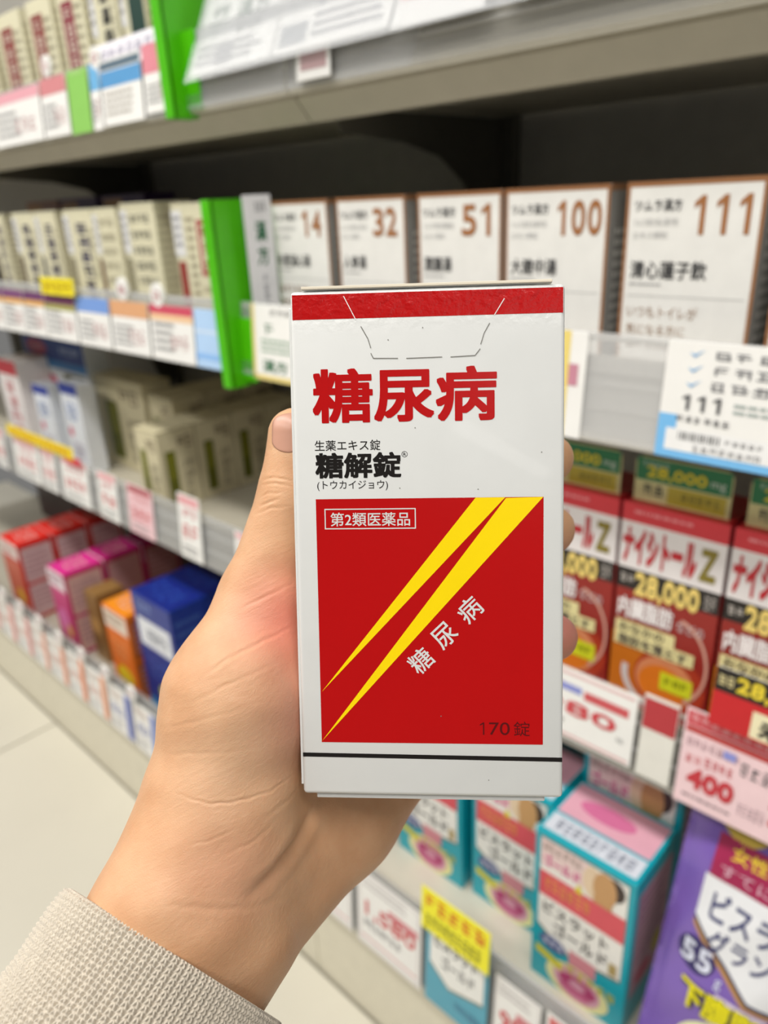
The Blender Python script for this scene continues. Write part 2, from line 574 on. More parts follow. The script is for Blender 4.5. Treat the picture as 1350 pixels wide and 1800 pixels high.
# numbered white boxes with a brown edge, middle shelf right
def numbered_box(x0, x1, num, title, nch, label, tall=0.168, extra=True, nx=(.55, .95)):
    w, d, h = x1 - x0, 0.075, tall
    r = carton('herbal_medicine_box', w, d, h, ((x0 + x1) / 2, 0.58, S1), '#e9e8e4', label, 'box', 'numbered white medicine boxes on the middle shelf')
    BR = '#9a6a45'
    p = front(r, w, h)
    p.rect(0, 0, 1, .022, BR).rect(0, 0.022, .026, 1, BR).rect(.974, .022, 1, 1, BR)
    p.text('ツムラ漢方', .07, .075, nx[0] - .06, .125, '#4a4a4c', 2, .012)
    p.number(num, nx[0], .065, nx[1], .225, '#a26b3f')
    p.text('ツムラ漢方' + title, .07, .155, nx[0] - .08, .185, '#b0b0b0', 2)
    p.text('エキス顆粒', .07, .21, .34, .24, '#b4b4b4', 2)
    p.text(title, .07, .335, .07 + .117 * nch, .415, '#3c3c3e', 2, .015)
    p.lines(.07, .435, .4, .455, 1, '#a8a8a8', 2)
    p.rect(.06, .49, .94, .494, '#bdbdbb')
    if extra:
        p.text('いつもトイレが', .07, .535, .62, .59, '#a08068', 2)
        p.text('気になる方に', .07, .62, .54, .67, '#a08068', 2)
        p.scribble(.07, .70, .20, .735, 3, '#a08068').scribble(.24, .70, .42, .735, 4, '#a08068').scribble(.46, .70, .64, .735, 4, '#a08068')
    else:
        p.scribble(.07, .535, .60, .59, 6, '#a48b78').scribble(.07, .625, .50, .68, 5, '#a48b78').scribble(.07, .70, .42, .74, 5, '#8a7a70')
    p.build('front_print', r)
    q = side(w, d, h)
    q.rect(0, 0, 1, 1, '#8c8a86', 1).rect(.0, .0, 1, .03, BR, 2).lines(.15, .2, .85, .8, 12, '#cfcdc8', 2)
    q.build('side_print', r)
    return r


numbered_box(-0.727, -0.630, '14', '半夏瀉心湯', 5, 'white brown-edged box numbered 14, beside the grey-white sign on the divider', extra=False, nx=(.53, .90))
numbered_box(-0.616, -0.519, '32', '人参湯', 3, 'white brown-edged box numbered 32, second to the right of the green divider', extra=False, nx=(.53, .90))
numbered_box(-0.503, -0.406, '51', '潤腸湯', 3, 'white brown-edged box numbered 51, straight above the held carton', extra=False, nx=(.53, .94))
numbered_box(-0.402, -0.304, '100', '大建中湯', 4, 'white brown-edged box numbered 100, above the right corner of the held carton', extra=False, nx=(.50, .95))
numbered_box(-0.290, -0.188, '111', '清心蓮子飲', 5, 'widest-looking white brown-edged box numbered 111, above the blue-footed price card', nx=(.49, .96))
numbered_box(-0.176, -0.078, '114', '柴苓湯', 3, 'white brown-edged box cut off by the right picture edge on the middle shelf', extra=True, nx=(.52, .93))

# ------------------------------------------------------------------ lower shelf, left: blue packs, beige boxes with green windows
b = carton('medicine_box', 0.105, 0.07, 0.19, (-1.685, 0.59, S2), '#e9e3e2', 'white and red box at the left picture edge on the lower shelf', 'box')
front(b, .105, .19).rect(0, 0, 1, .16, '#c8414a').scribble(.25, .22, .75, .9, 4, '#cf6f74', 2, True).build('front_print', b)
b = carton('medicine_pack', 0.29, 0.05, 0.232, (-1.60, 0.66, S2), '#e6ecf2', 'big white pack with a dark blue header and red oval on the lower shelf', 'box')
p = front(b, .29, .232)
p.rect(0, 0, 1, .20, '#1d3a7c').ell(.24, .10, .17, .075, '#a53a55', 2).scribble(.14, .07, .34, .13, 5, '#e3b8c4', 3).scribble(.62, .06, .92, .13, 5, '#b9c9e6')
p.rect(0, .20, 1, .27, '#2f78b4').ell(.40, .45, .13, .12, '#cc5b78', 2).rect(.62, .30, .95, .40, '#6a6a35', 2).scribble(.05, .62, .9, .72, 9, '#8ea6cf')
p.build('front_print', b)
for i, (x, h, lab) in enumerate(((-1.53, .155, 'narrow white pack with a blue top, in front of the big blue-headed pack'), (-1.40, .175, 'narrow white pack with a blue top, right of its twin on the lower shelf'))):
    b = carton('medicine_pack', 0.075, 0.035, h, (x, 0.59, S2), '#e4e9f2', lab, 'box', 'narrow blue-topped packs on the lower shelf')
    front(b, .075, h).rect(0, 0, 1, .12, '#2c3f9c').scribble(.2, .2, .8, .42, 3, '#7c94c8', 2).ell(.25, .55, .13, .06, '#d0708a').scribble(.2, .65, .8, .9, 4, '#b0a5bd', 2).build('front_print', b)


def window_box(x, y, label, h=0.138, w=0.07, d=0.072, z=None, turned=False, dark=False):
    r = carton('stomach_medicine_box', w, d, h, (x, y, S2 if z is None else z), '#d2c9a8', label, 'box', 'beige boxes with green windows on the lower shelf', 0.5)
    for q in (front(r, w, h), side(w, d, h)):
        q.rect(.16, .26, .42, .90, '#60630c').rect(.20, .30, .38, .62, '#7b7c1c', 2)
        q.scribble(.50, .10, .90, .26, 2, '#7d6a52', 2).scribble(.56, .40, .86, .92, 4, '#9a9076', 2, True)
        q.rect(0, 0, 1, .02, '#b2a987')
        q.build('side_print' if q.U[1] else 'front_print', r)
    return r


window_box(-1.104, 0.575, 'beige box with green window, front one of the low row on the lower shelf')
window_box(-1.104, 0.650, 'beige box with green window, second in the low row on the lower shelf')
window_box(-1.104, 0.725, 'beige box with green window, third in the low row on the lower shelf')
window_box(-1.104, 0.800, 'beige box with green window, rearmost of the low row on the lower shelf')
r = window_box(-1.330, 0.655, 'wide tall beige box with green window standing behind and left of the low row', h=0.180, w=0.180, d=0.06)
for i, y in enumerate((0.66, 0.735, 0.81)):
    window_box(-1.192, y, ('shadowed tall beige box left of the second box of the low row', 'shadowed tall beige box left of the third box of the low row', 'shadowed tall beige box at the very back beside the low row')[i], h=0.165, w=0.08)

for i, (x, lab) in enumerate(((-2.12, 'dark maroon box added to darken the far left back of the base deck'), (-1.86, 'added dark maroon box, darkening the base deck behind the red row'), (-1.60, 'added dark maroon box, darkening the base deck behind the magenta row'), (-1.34, 'added dark maroon box, darkening the base deck behind the orange row'))):
    b = carton('medicine_box', 0.25, 0.08, 0.33, (x, 0.79, DK), '#3a1e22', lab, 'box', 'dark maroon boxes added to darken the back of the base deck')  # added boxes; their dark colour stands in for shade at the deck's back
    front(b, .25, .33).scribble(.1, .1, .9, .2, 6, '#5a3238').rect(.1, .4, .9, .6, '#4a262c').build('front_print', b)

# ------------------------------------------------------------------ lower shelf, right: red slimming-medicine boxes with green header
def slim_box(x0, x1, label):
    w, d, h = x1 - x0, 0.07, 0.212
    xc = (x0 + x1) / 2
    r = carton('slimming_medicine_box', w, d, h, (xc, 0.585, S2), '#a8141c', label, 'box', 'red slimming medicine boxes on the lower shelf', 0.3)
    p = front(r, w, h)
    p.rect(0, 0, 1, .085, '#d2333e').lines(.12, .03, .85, .06, 1, '#e98a90', 2)
    p.rect(.0, .085, 1, .30, '#ece6e6')
    p.text('ナイシトール', .03, .105, .75, .275, '#c3202e', 3, .05)
    p.text('Z', .78, .12, .93, .265, '#8c7c2a', 3, .05)
    p.rect(0, .30, 1, .40, '#231d1c')
    p.scribble(.03, .33, .18, .37, 2, '#d8d0c8', 3)
    p.text('28,000', .19, .305, .82, .435, '#f0d57a', 4, .045)
    p.scribble(.86, .32, .97, .39, 2, '#b9b2ac', 3)
    p.rect(0, .40, 1, 1, '#96261f', 1)
    p.rect(0, .62, .70, .93, '#c9701a', 2)
    p.ell(.62, .80, .36, .16, '#b03a22', 3).ell(.58, .80, .30, .125, '#d98a5e', 4).ell(.56, .82, .24, .10, '#e07a1e', 5)
    p.ring(.55, .80, .42, .17, .16, '#d6cfd0', 6, 60, 190)
    p.ring(.62, .68, .36, .22, .08, '#d8a392', 6, -80, 60)
    p.text('内臓脂肪', .04, .435, .60, .535, '#f4eeee', 7, .03)
    p.text('などの', .64, .475, .90, .525, '#d9cfcf', 7)
    p.rect(.03, .555, .64, .615, '#e9dfa4', 7).rect(.03, .615, .84, .68, '#e9dfa4', 7)
    p.text('おなかの', .07, .562, .54, .61, '#4a3b30', 8, .02)
    p.text('脂肪を落とす', .07, .622, .78, .674, '#3a3038', 8, .02)
    p.rect(.54, .745, .86, .835, '#d7dd2a', 8).scribble(.58, .765, .82, .81, 3, '#5c6a10', 9)
    p.ell(.10, .945, .06, .03, '#cc7f85', 3).lines(.2, .95, .85, .985, 1, '#c96a66', 3)
    p.build('front_print', r)
    hd = link('header_card', poly_prism('header_card', [(-w / 2 + .004, h - .002), (w / 2 - .006, h - .002), (w / 2 - .006, h + .036), (w / 2 - .010, h + .041), (-w / 2 + .010, h + .041), (-w / 2 + .004, h + .036)], 'y', .010, .0112), r, (ink('#e2d9a0'),))
    q = Panel(w - .012, .040, (-w / 2 + .005, .0099, h))
    q.rect(.0, .0, 1, .52, '#1c7a4c').scribble(.06, .06, .36, .22, 5, '#b9d6c6', 2)
    q.text('28,000', .12, .16, .76, .46, '#ecd92c', 3, .03).text('mg', .80, .26, .95, .44, '#d9e8de', 3)
    q.rect(.36, .56, .97, .96, '#c9b53a', 1).scribble(.08, .60, .32, .86, 2, '#3b3a44', 2).scribble(.50, .64, .92, .84, 5, '#93862c', 2)
    q.build('header_print', hd)
    s = side(w, d, h)
    s.rect(0, 0, 1, .08, '#b5222c').rect(0, .09, 1, .30, '#cfc9c9').lines(.1, .4, .9, .9, 12, '#cfa09c', 2)
    s.build('side_print', r)
    return r


slim_box(-0.370, -0.278, 'red slimming box with green header card, half hidden behind the held carton')
slim_box(-0.2745, -0.1815, 'red slimming box with green header card, fully visible right of the held carton')
slim_box(-0.178, -0.086, 'red slimming box with green header card, cut off by the right picture edge')

# ------------------------------------------------------------------ base deck, left: red, magenta, orange and blue boxes
def simple_box(x0, x1, y, d, h, col, topcol, sidecol, label, group, kind, z=None):
    w = x1 - x0
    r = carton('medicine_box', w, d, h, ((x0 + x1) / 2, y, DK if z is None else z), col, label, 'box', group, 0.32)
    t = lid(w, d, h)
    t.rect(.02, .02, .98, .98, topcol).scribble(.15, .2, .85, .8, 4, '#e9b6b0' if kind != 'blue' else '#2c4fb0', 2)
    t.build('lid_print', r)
    p = front(r, w, h)
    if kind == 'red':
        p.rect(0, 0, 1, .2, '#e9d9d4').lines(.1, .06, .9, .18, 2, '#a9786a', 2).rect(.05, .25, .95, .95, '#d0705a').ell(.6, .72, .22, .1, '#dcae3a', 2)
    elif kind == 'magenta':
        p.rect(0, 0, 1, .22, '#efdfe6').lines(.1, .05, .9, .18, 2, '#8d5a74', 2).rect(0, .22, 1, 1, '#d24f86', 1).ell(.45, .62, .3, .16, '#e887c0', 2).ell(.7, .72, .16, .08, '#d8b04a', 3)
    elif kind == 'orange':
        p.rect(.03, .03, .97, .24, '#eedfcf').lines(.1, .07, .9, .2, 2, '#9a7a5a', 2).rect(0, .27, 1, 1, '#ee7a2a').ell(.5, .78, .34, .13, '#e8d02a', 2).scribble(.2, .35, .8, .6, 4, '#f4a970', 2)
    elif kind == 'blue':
        p.scribble(.12, .04, .5, .13, 4, '#93a9de', 2).rect(.08, .18, .92, .40, '#e9ecf2', 1).scribble(.3, .24, .8, .35, 5, '#545b70', 2)
        p.rect(.0, .86, 1, 1, '#2b8fd0').ell(.5, .76, .16, .075, '#d9d82a', 2).scribble(.18, .48, .82, .66, 6, '#5a70c4', 2)
    p.build('front_print', r)
    q = side(w, d, h)
    if sidecol:
        q.rect(.08, .06, .92, .50, sidecol).rect(.08, .54, .92, .95, sidecol).lines(.14, .12, .86, .46, 5, '#b98f96', 2).lines(.14, .6, .86, .9, 5, '#b98f96', 2)
    else:
        q.lines(.1, .1, .9, .9, 10, '#3a5aa8', 2)
    q.build('side_print', r)
    return r


G = 'red boxes on the base deck'
simple_box(-1.710, -1.611, 0.495, 0.080, 0.185, '#c8201c', '#e02418', '#d9bcbc', 'red box with pink side panels, front one of the red row on the base deck', G, 'red')
simple_box(-1.710, -1.611, 0.577, 0.080, 0.185, '#c8201c', '#e02418', '#d9bcbc', 'red box with pink side panels, second of the red row on the base deck', G, 'red')
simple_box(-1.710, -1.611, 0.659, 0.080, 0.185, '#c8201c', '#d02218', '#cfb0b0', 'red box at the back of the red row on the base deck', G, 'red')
G = 'magenta boxes on the base deck'
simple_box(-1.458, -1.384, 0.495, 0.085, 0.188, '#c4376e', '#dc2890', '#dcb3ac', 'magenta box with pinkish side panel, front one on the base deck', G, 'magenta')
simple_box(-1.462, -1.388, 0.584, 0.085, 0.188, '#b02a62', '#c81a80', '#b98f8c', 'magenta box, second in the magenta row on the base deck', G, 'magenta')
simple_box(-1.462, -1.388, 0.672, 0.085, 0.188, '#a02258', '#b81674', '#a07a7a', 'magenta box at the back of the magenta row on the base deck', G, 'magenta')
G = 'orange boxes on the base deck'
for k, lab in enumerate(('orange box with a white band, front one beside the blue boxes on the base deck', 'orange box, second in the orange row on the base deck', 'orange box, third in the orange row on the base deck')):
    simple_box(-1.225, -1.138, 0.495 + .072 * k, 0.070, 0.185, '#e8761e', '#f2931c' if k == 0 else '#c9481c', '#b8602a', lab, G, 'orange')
G = 'dark blue boxes on the base deck'
for k, lab in enumerate(('dark blue box with a white label, front one on the base deck', 'dark blue box directly behind the front blue one', 'dark blue box, third in the blue row', 'dark blue box at the back of the blue row')):
    simple_box(-1.108, -0.985, 0.500 + .070 * k, 0.068, 0.250, '#16318c', '#0d2480', None, lab, G, 'blue')
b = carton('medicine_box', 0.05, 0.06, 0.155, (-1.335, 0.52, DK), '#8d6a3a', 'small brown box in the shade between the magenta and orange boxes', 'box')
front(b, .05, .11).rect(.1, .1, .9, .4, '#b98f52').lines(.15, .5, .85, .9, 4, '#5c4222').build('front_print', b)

# ------------------------------------------------------------------ base deck, right: teal boxes and purple pouch
TEAL = '#0aa5b6'
RZ = CZ - .797                                         # goods on the right stand on a low riser
riser = link('display_riser', box_mesh('display_riser', -0.66, 0.27, 0.468, 0.88, DK, RZ, 0.002), None, (RAIL,))
tag(riser, 'low grey riser under the teal boxes and the purple pouch', 'riser')


def teal_box(x0, x1, y, h, label, z=None, d=0.088, plain_side=False):
    w = x1 - x0
    r = carton('slimming_medicine_box', w, d, h, ((x0 + x1) / 2, y, RZ if z is None else z), TEAL, label, 'box', 'teal slimming medicine boxes on the base deck', 0.3)
    p = front(r, w, h)
    p.poly([(.06, .62), (.36, .72), (.94, .66), (.94, .03), (.06, .03)][::-1], '#77674a', 1)
    p.poly([(.065, .605), (.36, .705), (.935, .645), (.935, .035), (.065, .035)][::-1], '#f1efe9', 2)
    p.rect(.065, .035, .56, .20, '#ecd3d0', 3).scribble(.09, .05, .5, .11, 6, '#a08a80', 4)
    p.text('ゴールド', .10, .125, .48, .20, '#d44a92', 4, .03)
    p.ell(.60, .135, .10, .095, '#e6cdae', 4).ell(.80, .105, .11, .065, '#3d2f2a', 4.6).ell(.72, .135, .115, .10, '#c99a66', 5.2).rect(.62, .20, .80, .24, '#c99a66', 5.8)
    p.poly([(.43, .25), (.52, .25), (.475, .19)], '#e4d22a', 6.4)
    p.rect(.065, .24, .935, .40, '#dc5560', 3.5).scribble(.12, .265, .6, .36, 6, '#eca04a', 4.2)
    p.text('ビスラット', .12, .43, .80, .51, '#3a3436', 4, .02)
    p.text('ゴールド', .24, .53, .80, .62, '#3a3436', 4, .02).rect(.82, .56, .90, .64, '#b09a62', 4)
    p.ell(.24, .70, .15, .05, '#54608f', 3).scribble(.13, .675, .36, .72, 3, '#e6e6f4', 4)
    p.rect(.42, .66, .70, .76, '#d58a94', 3)
    p.ell(.52, .885, .34, .125, '#e9e6a6', 2).ell(.52, .88, .25, .11, '#dba0b6', 3)
    p.ring(.53, .875, .20, .055, .55, '#b2326e', 4).ell(.50, .93, .17, .03, '#c85f8c', 5)
    p.poly([(.06, .76), (.36, .80), (.36, .85), (.06, .81)][::-1], '#d9cf1e', 4)
    p.scribble(.40, .765, .92, .83, 5, '#d9cf1e', 5)
    p.build('front_print', r)
    t = lid(w, d, h)
    t.rect(.04, .06, .96, .62, '#e2a9ba').ell(.45, .35, .28, .13, '#d4719c', 2).rect(.04, .66, .96, .94, '#d5dae4').scribble(.12, .7, .9, .9, 9, '#8d93a5', 2)
    t.build('lid_print', r)
    q = side(w, d, h)
    if plain_side:
        q.lines(.3, .3, .8, .5, 3, '#0b8fa0', 2).build('side_print', r)
        return r
    q.rect(.10, .10, .92, .80, '#b98fa0').lines(.14, .14, .88, .6, 9, '#8a5f78', 2).ell(.72, .62, .12, .07, '#b8a83a', 3).ell(.4, .7, .2, .05, '#c65a72', 3)
    q.build('side_print', r)
    return r


teal_box(-0.298, -0.190, 0.500, 0.209, 'teal slimming box in front, its pink lid and right side in view')
teal_box(-0.298, -0.190, 0.592, 0.259, 'teal slimming box standing higher behind the front teal box')
teal_box(-0.407, -0.302, 0.538, 0.206, 'teal slimming box left of the front one, its top hidden by the held carton')
teal_box(-0.524, -0.418, 0.532, 0.203, 'teal slimming box just right of the wrist, plain teal on its right side', plain_side=True)
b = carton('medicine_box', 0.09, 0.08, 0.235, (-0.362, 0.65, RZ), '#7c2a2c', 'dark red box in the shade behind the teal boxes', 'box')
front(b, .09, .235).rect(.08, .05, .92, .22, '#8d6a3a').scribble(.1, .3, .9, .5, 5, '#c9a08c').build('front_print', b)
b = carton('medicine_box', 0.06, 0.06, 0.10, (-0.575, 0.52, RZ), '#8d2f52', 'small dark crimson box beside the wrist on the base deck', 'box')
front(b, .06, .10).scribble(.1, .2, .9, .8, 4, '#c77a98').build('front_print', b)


def pouch(x, y, z, w, h, tilt, label):
    r = empty('refill_pouch', (x, y, z), 0, label, 'pouch')
    r.rotation_euler = (-tilt, 0, 0)
    n, m_ = 28, 40
    vs, fs = [], []
    rng = random.Random(5)

    def bulge(u, v):
        b_ = math.sin(math.pi * min(1, max(0, (u - .04) / .92))) ** .7 * math.sin(math.pi * min(1, max(0, (v - .02) / .90))) ** .5
        return 0.020 * b_ + 0.0012 * math.sin(17 * u + 6 * v) * b_ + 0.0009 * math.sin(31 * v - 9 * u)
    for sgn in (-1, 1):
        for j in range(m_ + 1):
            for i in range(n + 1):
                u, v = i / n, j / m_
                vs.append(((u - .5) * w, sgn * (bulge(u, v) + .0005), v * h))
    s = (n + 1) * (m_ + 1)
    for k in (0, 1):
        for j in range(m_):
            for i in range(n):
                a = k * s + j * (n + 1) + i
                f = [a, a + 1, a + n + 2, a + n + 1]
                fs.append(f if k == 0 else f[::-1])
    for i in range(n):
        fs.append([i, s + i, s + i + 1, i + 1])
        a = m_ * (n + 1) + i
        fs.append([a, a + 1, s + a + 1, s + a])
    for j in range(m_):
        a = j * (n + 1)
        fs.append([a, a + n + 1, s + a + n + 1, s + a])
        a += n
        fs.append([a, s + a, s + a + n + 1, a + n + 1])
    me = bpy.data.meshes.new('pouch_body')
    me.from_pydata(vs, [], fs)
    me.polygons.foreach_set('use_smooth', [True] * len(fs))
    link('pouch_body', me, r, (mat('pouch_purple_film', '#7a5db0', 0.22, 0, 0.6, 0.06, 25, 0.15, 60),))
    p = Panel(w, h, (-w / 2, 0, 0))
    p.ell(.36, .105, .19, .085, '#cdb04a', 2, 28).scribble(.25, .06, .48, .10, 4, '#6e6a2c', 3).scribble(.24, .11, .5, .15, 4, '#c8743c', 3)
    p.ell(.665, .13, .05, .022, '#2a1c3c', 3)
    p.rect(.22, .185, 1, .305, '#a02450', 2)
    p.text('女性ホル', .32, .197, .78, .240, '#e0c23a', 3, .02).text('すてに代謝', .28, .257, .84, .292, '#dcb8c6', 3)
    p.poly([(.20, .305), (1, .305), (1, .585), (.62, .585), (.20, .44)], '#1f2350', 2)
    p.poly([(.20, .305), (1, .305), (1, .573), (.625, .573), (.20, .428)], '#e6e7ea', 3)
    p.poly([(.20, .44), (.62, .585), (1, .585), (1, .595), (.60, .595), (.20, .455)][::-1], '#b98a4a', 2)
    p.text('ビスラット', .28, .335, .98, .42, '#2a3068', 4, .02).text('グラン', .32, .43, .70, .50, '#2a3068', 4, .02)
    p.rect(.84, .47, .96, .53, '#a08c58', 4)
    p.ell(.27, .535, .13, .05, '#2c2460', 3).text('55', .17, .502, .38, .568, '#dfe3f2', 4, .03).text('g', .42, .560, .46, .59, '#dfe3f2', 4)
    p.rect(.44, .60, .75, .69, '#e3d4e4', 2).text('下腹脂肪', .22, .605, .90, .685, '#4a4420', 5, .08).text('下腹脂肪', .22, .605, .90, .685, '#e2d800', 7, .03)
    p.ell(.50, .86, .28, .17, '#e4e4b4', 2, 28).ell(.52, .84, .17, .13, '#f3eef2', 3).ring(.52, .84, .19, .145, .1, '#cf4a70', 4)
    p.scribble(.30, .88, .8, .96, 5, '#8a4a80', 5)
    # wrap the print over the bulged film
    o = p.build('front_print', r)
    bm = bmesh.new()
    bm.from_mesh(o.data)
    for _ in range(6):
        bmesh.ops.triangulate(bm, faces=bm.faces)
        long = [e for e in bm.edges if e.calc_length() > .005]
        if not long:
            break
        bmesh.ops.subdivide_edges(bm, edges=long, cuts=1)
    bmesh.ops.triangulate(bm, faces=bm.faces)
    for vtx in bm.verts:
        u, v = vtx.co.x / w + .5, vtx.co.z / h
        vtx.co.y -= bulge(u, v) + .0010
    bm.to_mesh(o.data)
    bm.free()
    return r


pouch(-0.104, 0.481, RZ + .004, 0.136, 0.335, math.radians(17), 'purple pouch with a white name panel, leaning on the base deck')

# clear fence at the front of the deck
f = link('deck_fence', box_mesh('deck_fence', -0.42, 0.27, 0.464, 0.4665, DK, CZ - .757, 0.0005), None, (HAZY,))
tag(f, 'clear acrylic fence in front of the teal boxes', 'fence')


# ------------------------------------------------------------------ price cards
def card(x0, x1, z0, z1, y, label, fn, group=None, tilt=0.0, col=None, name='price_card', cat='price card', rad=0.0):
    w, h = x1 - x0, z1 - z0
    r = link(name, box_mesh(name, -w / 2, w / 2, 0, 0.0008, 0, h, 0.0003, 1), None, (ink(col, .35) if col else CARD,))
    r.location = ((x0 + x1) / 2, y, z0)
    r.rotation_euler = (-tilt, 0, 0)
    tag(r, label, cat, group)
    p = Panel(w, h, (-w / 2, 0, 0))
    fn(p)
    if p.n:
        p.build('card_print', r)
    return r


def plain(top, topc, txt='#9a9a9a', mid=None, seed=1):
    def fn(p):
        if top:
            p.rect(0, 0, 1, top, topc)
        if mid:
            p.rect(0, top, 1, top + .12, mid)
        p.lines(.08, top + .16, .60, .9, 4, txt, 2, seed=seed)
        p.scribble(.45, .5, .88, .82, 3, '#c9a4a4', 2, seed=seed)
    return fn


def redprice(n=3, pink=False, seed=2, num=None):
    def fn(p):
        if pink:
            p.rect(0, 0, 1, 1, '#f0c9cf')
        p.rect(.06, .03, .94, .16, '#e9a9ae' if not pink else '#d8636c').scribble(.2, .2, .85, .34, 3, '#d9868c', 2, seed=seed)
        if num:
            p.text(num, .1, .44, .9, .72, '#d4454c', 2, .03)
        else:
            p.scribble(.12, .44, .88, .72, n, '#cf4a52', 2, seed=seed)
        p.lines(.1, .8, .9, .95, 2, '#8d8d8d', 2, seed=seed)
    return fn


TY, T0 = FY - 0.0095, math.radians(4.5)
# top shelf rail, left of the green divider
G = 'price cards along the top shelf rail'
for x0, x1, z0, z1, fn, lab in (
        (-1.45, -1.335, .100, .170, plain(.16, '#dca0a8', seed=1), 'white price card at the left picture edge on the top rail'),
        (-1.325, -1.155, .100, .170, plain(.2, '#e7a9b4', seed=2), 'white price card with a pink head on the top rail, left of the green card'),
        (-1.150, -1.072, .100, .172, plain(.28, '#d4898d', seed=4), 'white price card with a red head on the top rail, next to the green card'),
        (-0.978, -0.882, .100, .172, lambda p: p.rect(0, .04, 1, .16, '#5f7382').rect(0, .18, 1, .42, '#5a9bd0').lines(.08, .5, .9, .9, 4, '#b4aea4'), 'white price card with a blue band on the top rail'),
        (-0.876, -0.803, .104, .174, plain(.42, '#df8b98', seed=6), 'white price card with a pink head against the upper green divider')):
    card(x0, x1, CZ + z0, CZ + z1, TY, lab, fn, G, T0)
card(-1.068, -1.012, CZ + .098, CZ + .172, TY, 'plain light green shelf card on the top rail', lambda p: p.rect(.2, .03, .8, .08, '#a4d07c'), G, T0, '#8fca62')
card(-1.006, -0.982, CZ + .098, CZ + .172, TY, 'light blue shelf card on the top rail', plain(.4, '#6fb2e0', seed=3), G, T0)
card(-0.985, -0.845, CZ + .160, CZ + .190, 0.535, 'curled white paper strip above the blue cards on the top rail', lambda p: p.scribble(.06, .2, .94, .8, 6, '#a7a3b6'), None, .2, '#efecf4', 'paper_strip', 'label')
# top shelf, right: cards in the slanted holder
G = 'large price cards in the slanted holder of the top shelf'
HT = math.radians(26)
def bigA(p):
    p.text('漢方', .45, .48, .85, .62, '#4e6a54', 2, .01).scribble(.12, .45, .36, .72, 2, '#6d786e', 2, True).scribble(.5, .66, .8, .74, 4, '#77807a').lines(.06, .78, .9, .96, 3, '#77777a', seed=3).rect(.3, .8, .5, .95, '#a3a3a6', 2.5)
def bigB(p):
    p.rect(.05, .80, .30, .95, '#9fa2a6').scribble(.34, .62, .9, .72, 6, '#8d93a5').lines(.35, .76, .95, .96, 3, '#8d8d92', seed=5).lines(.1, .3, .9, .58, 3, '#a3acc2', seed=8)
def bigC(p):
    p.text('1,280', .24, .36, .92, .60, '#d8402c', 2, .04).lines(.4, .58, .92, .68, 1, '#c9a09a').rect(.06, .74, .94, .84, '#e0a9ac')
card(-0.7675, -0.632, CZ + .128, CZ + .258, FY - .018, 'slanted white card with green-grey print beside the upper green divider', bigA, G, HT)
card(-0.630, -0.480, CZ + .128, CZ + .258, FY - .018, 'slanted white card with blue-grey print, middle one on the top shelf', bigB, G, HT)
card(-0.478, -0.384, CZ + .126, CZ + .258, FY - .018, 'slanted white card with a red price on the top shelf', bigC, G, HT)
card(-0.602, -0.556, CZ + .104, CZ + .130, FY - .013, 'small pink-grey tag below the slanted cards on the top rail', lambda p: p.rect(.12, .15, .9, .7, '#b89a9c'), None, T0, name='shelf_tag', cat='tag')
sprism('card_holder', CLEAR, [(FY - .0249, CZ + .122), (FY - .0259, CZ + .122), (FY + .0365, CZ + .250), (FY + .0375, CZ + .250)], -0.768, 0.2)
card(-0.372, -0.10, CZ + .128, CZ + .250, FY - .018, 'slanted blank white insert at the top edge, right of the red-priced card', lambda p: p.rect(.02, .8, .98, .82, '#d9d9dc'), G, HT)

# middle shelf rail, left
G = 'price cards along the middle shelf rail'
z0, z1 = CZ - .189, CZ - .116
for x0, x1, tc, mc, th, lab in (
        (-1.560, -1.462, '#7d4a78', '#e2ae62', .20, 'price card with purple and orange head at the left picture edge of the middle rail'),
        (-1.458, -1.372, '#7d4a78', '#e2ae62', .20, 'price card with purple and orange head, left of its twin on the middle rail'),
        (-1.368, -1.288, '#6f3f6c', '#e2ae62', .20, 'price card with purple and orange head below the yellow tag, left half'),
        (-1.284, -1.176, '#7a4068', '#a7a45a', .22, 'price card with purple and olive head below the yellow tag'),
        (-1.170, -1.068, '#7a9fe0', None, .30, 'price card with a light blue head on the middle rail'),
        (-1.062, -0.958, '#dfa87c', None, .30, 'price card with an orange head on the middle rail'),
        (-0.952, -0.848, '#cf4f66', '#efc9a0', .16, 'price card with a crimson head on the middle rail')):
    card(x0, x1, z0, z1, TY, lab, plain(th, tc, mid=mc, seed=int(-x0 * 50)), G, T0)
card(-0.845, -0.790, z0, z1, TY, 'pale blue shelf card against the lower green divider', lambda p: p.rect(0, .35, 1, .4, '#d6e6fa').rect(0, .75, 1, .85, '#8fbdf2'), G, T0, '#b5d4f8')
card(-1.272, -1.156, CZ - .116, CZ - .090, 0.528, 'bright yellow tag standing on the middle rail', lambda p: p.scribble(.06, .2, .94, .85, 5, '#b58a10'), None, .1, '#f4e422', 'shelf_tag', 'tag')


def round_clip(x, y, z, label, group, rad=0.016):
    r = empty('price_clip', (x, y, z), 0, label, 'clip', group)
    bm = bmesh.new()
    bmesh.ops.create_cone(bm, cap_ends=True, segments=20, radius1=rad, radius2=rad * .96, depth=.004, matrix=Matrix.Rotation(math.pi / 2, 4, 'X'))
    me = bpy.data.meshes.new('clip_disc')
    bm.to_mesh(me)
    bm.free()
    link('clip_disc', me, r, (CARD,))
    p = Panel(rad * 1.4, rad * 1.2, (-rad * .7, -.0021, -rad * .6))
    p.scribble(.1, .2, .9, .9, 2, '#b9485a', 2, seed=int(-x * 100))
    p.build('clip_print', r)
    link('clip_foot', box_mesh('clip_foot', -.004, .004, -.001, .001, -rad - .012, -rad * .6), r, (CARD,))


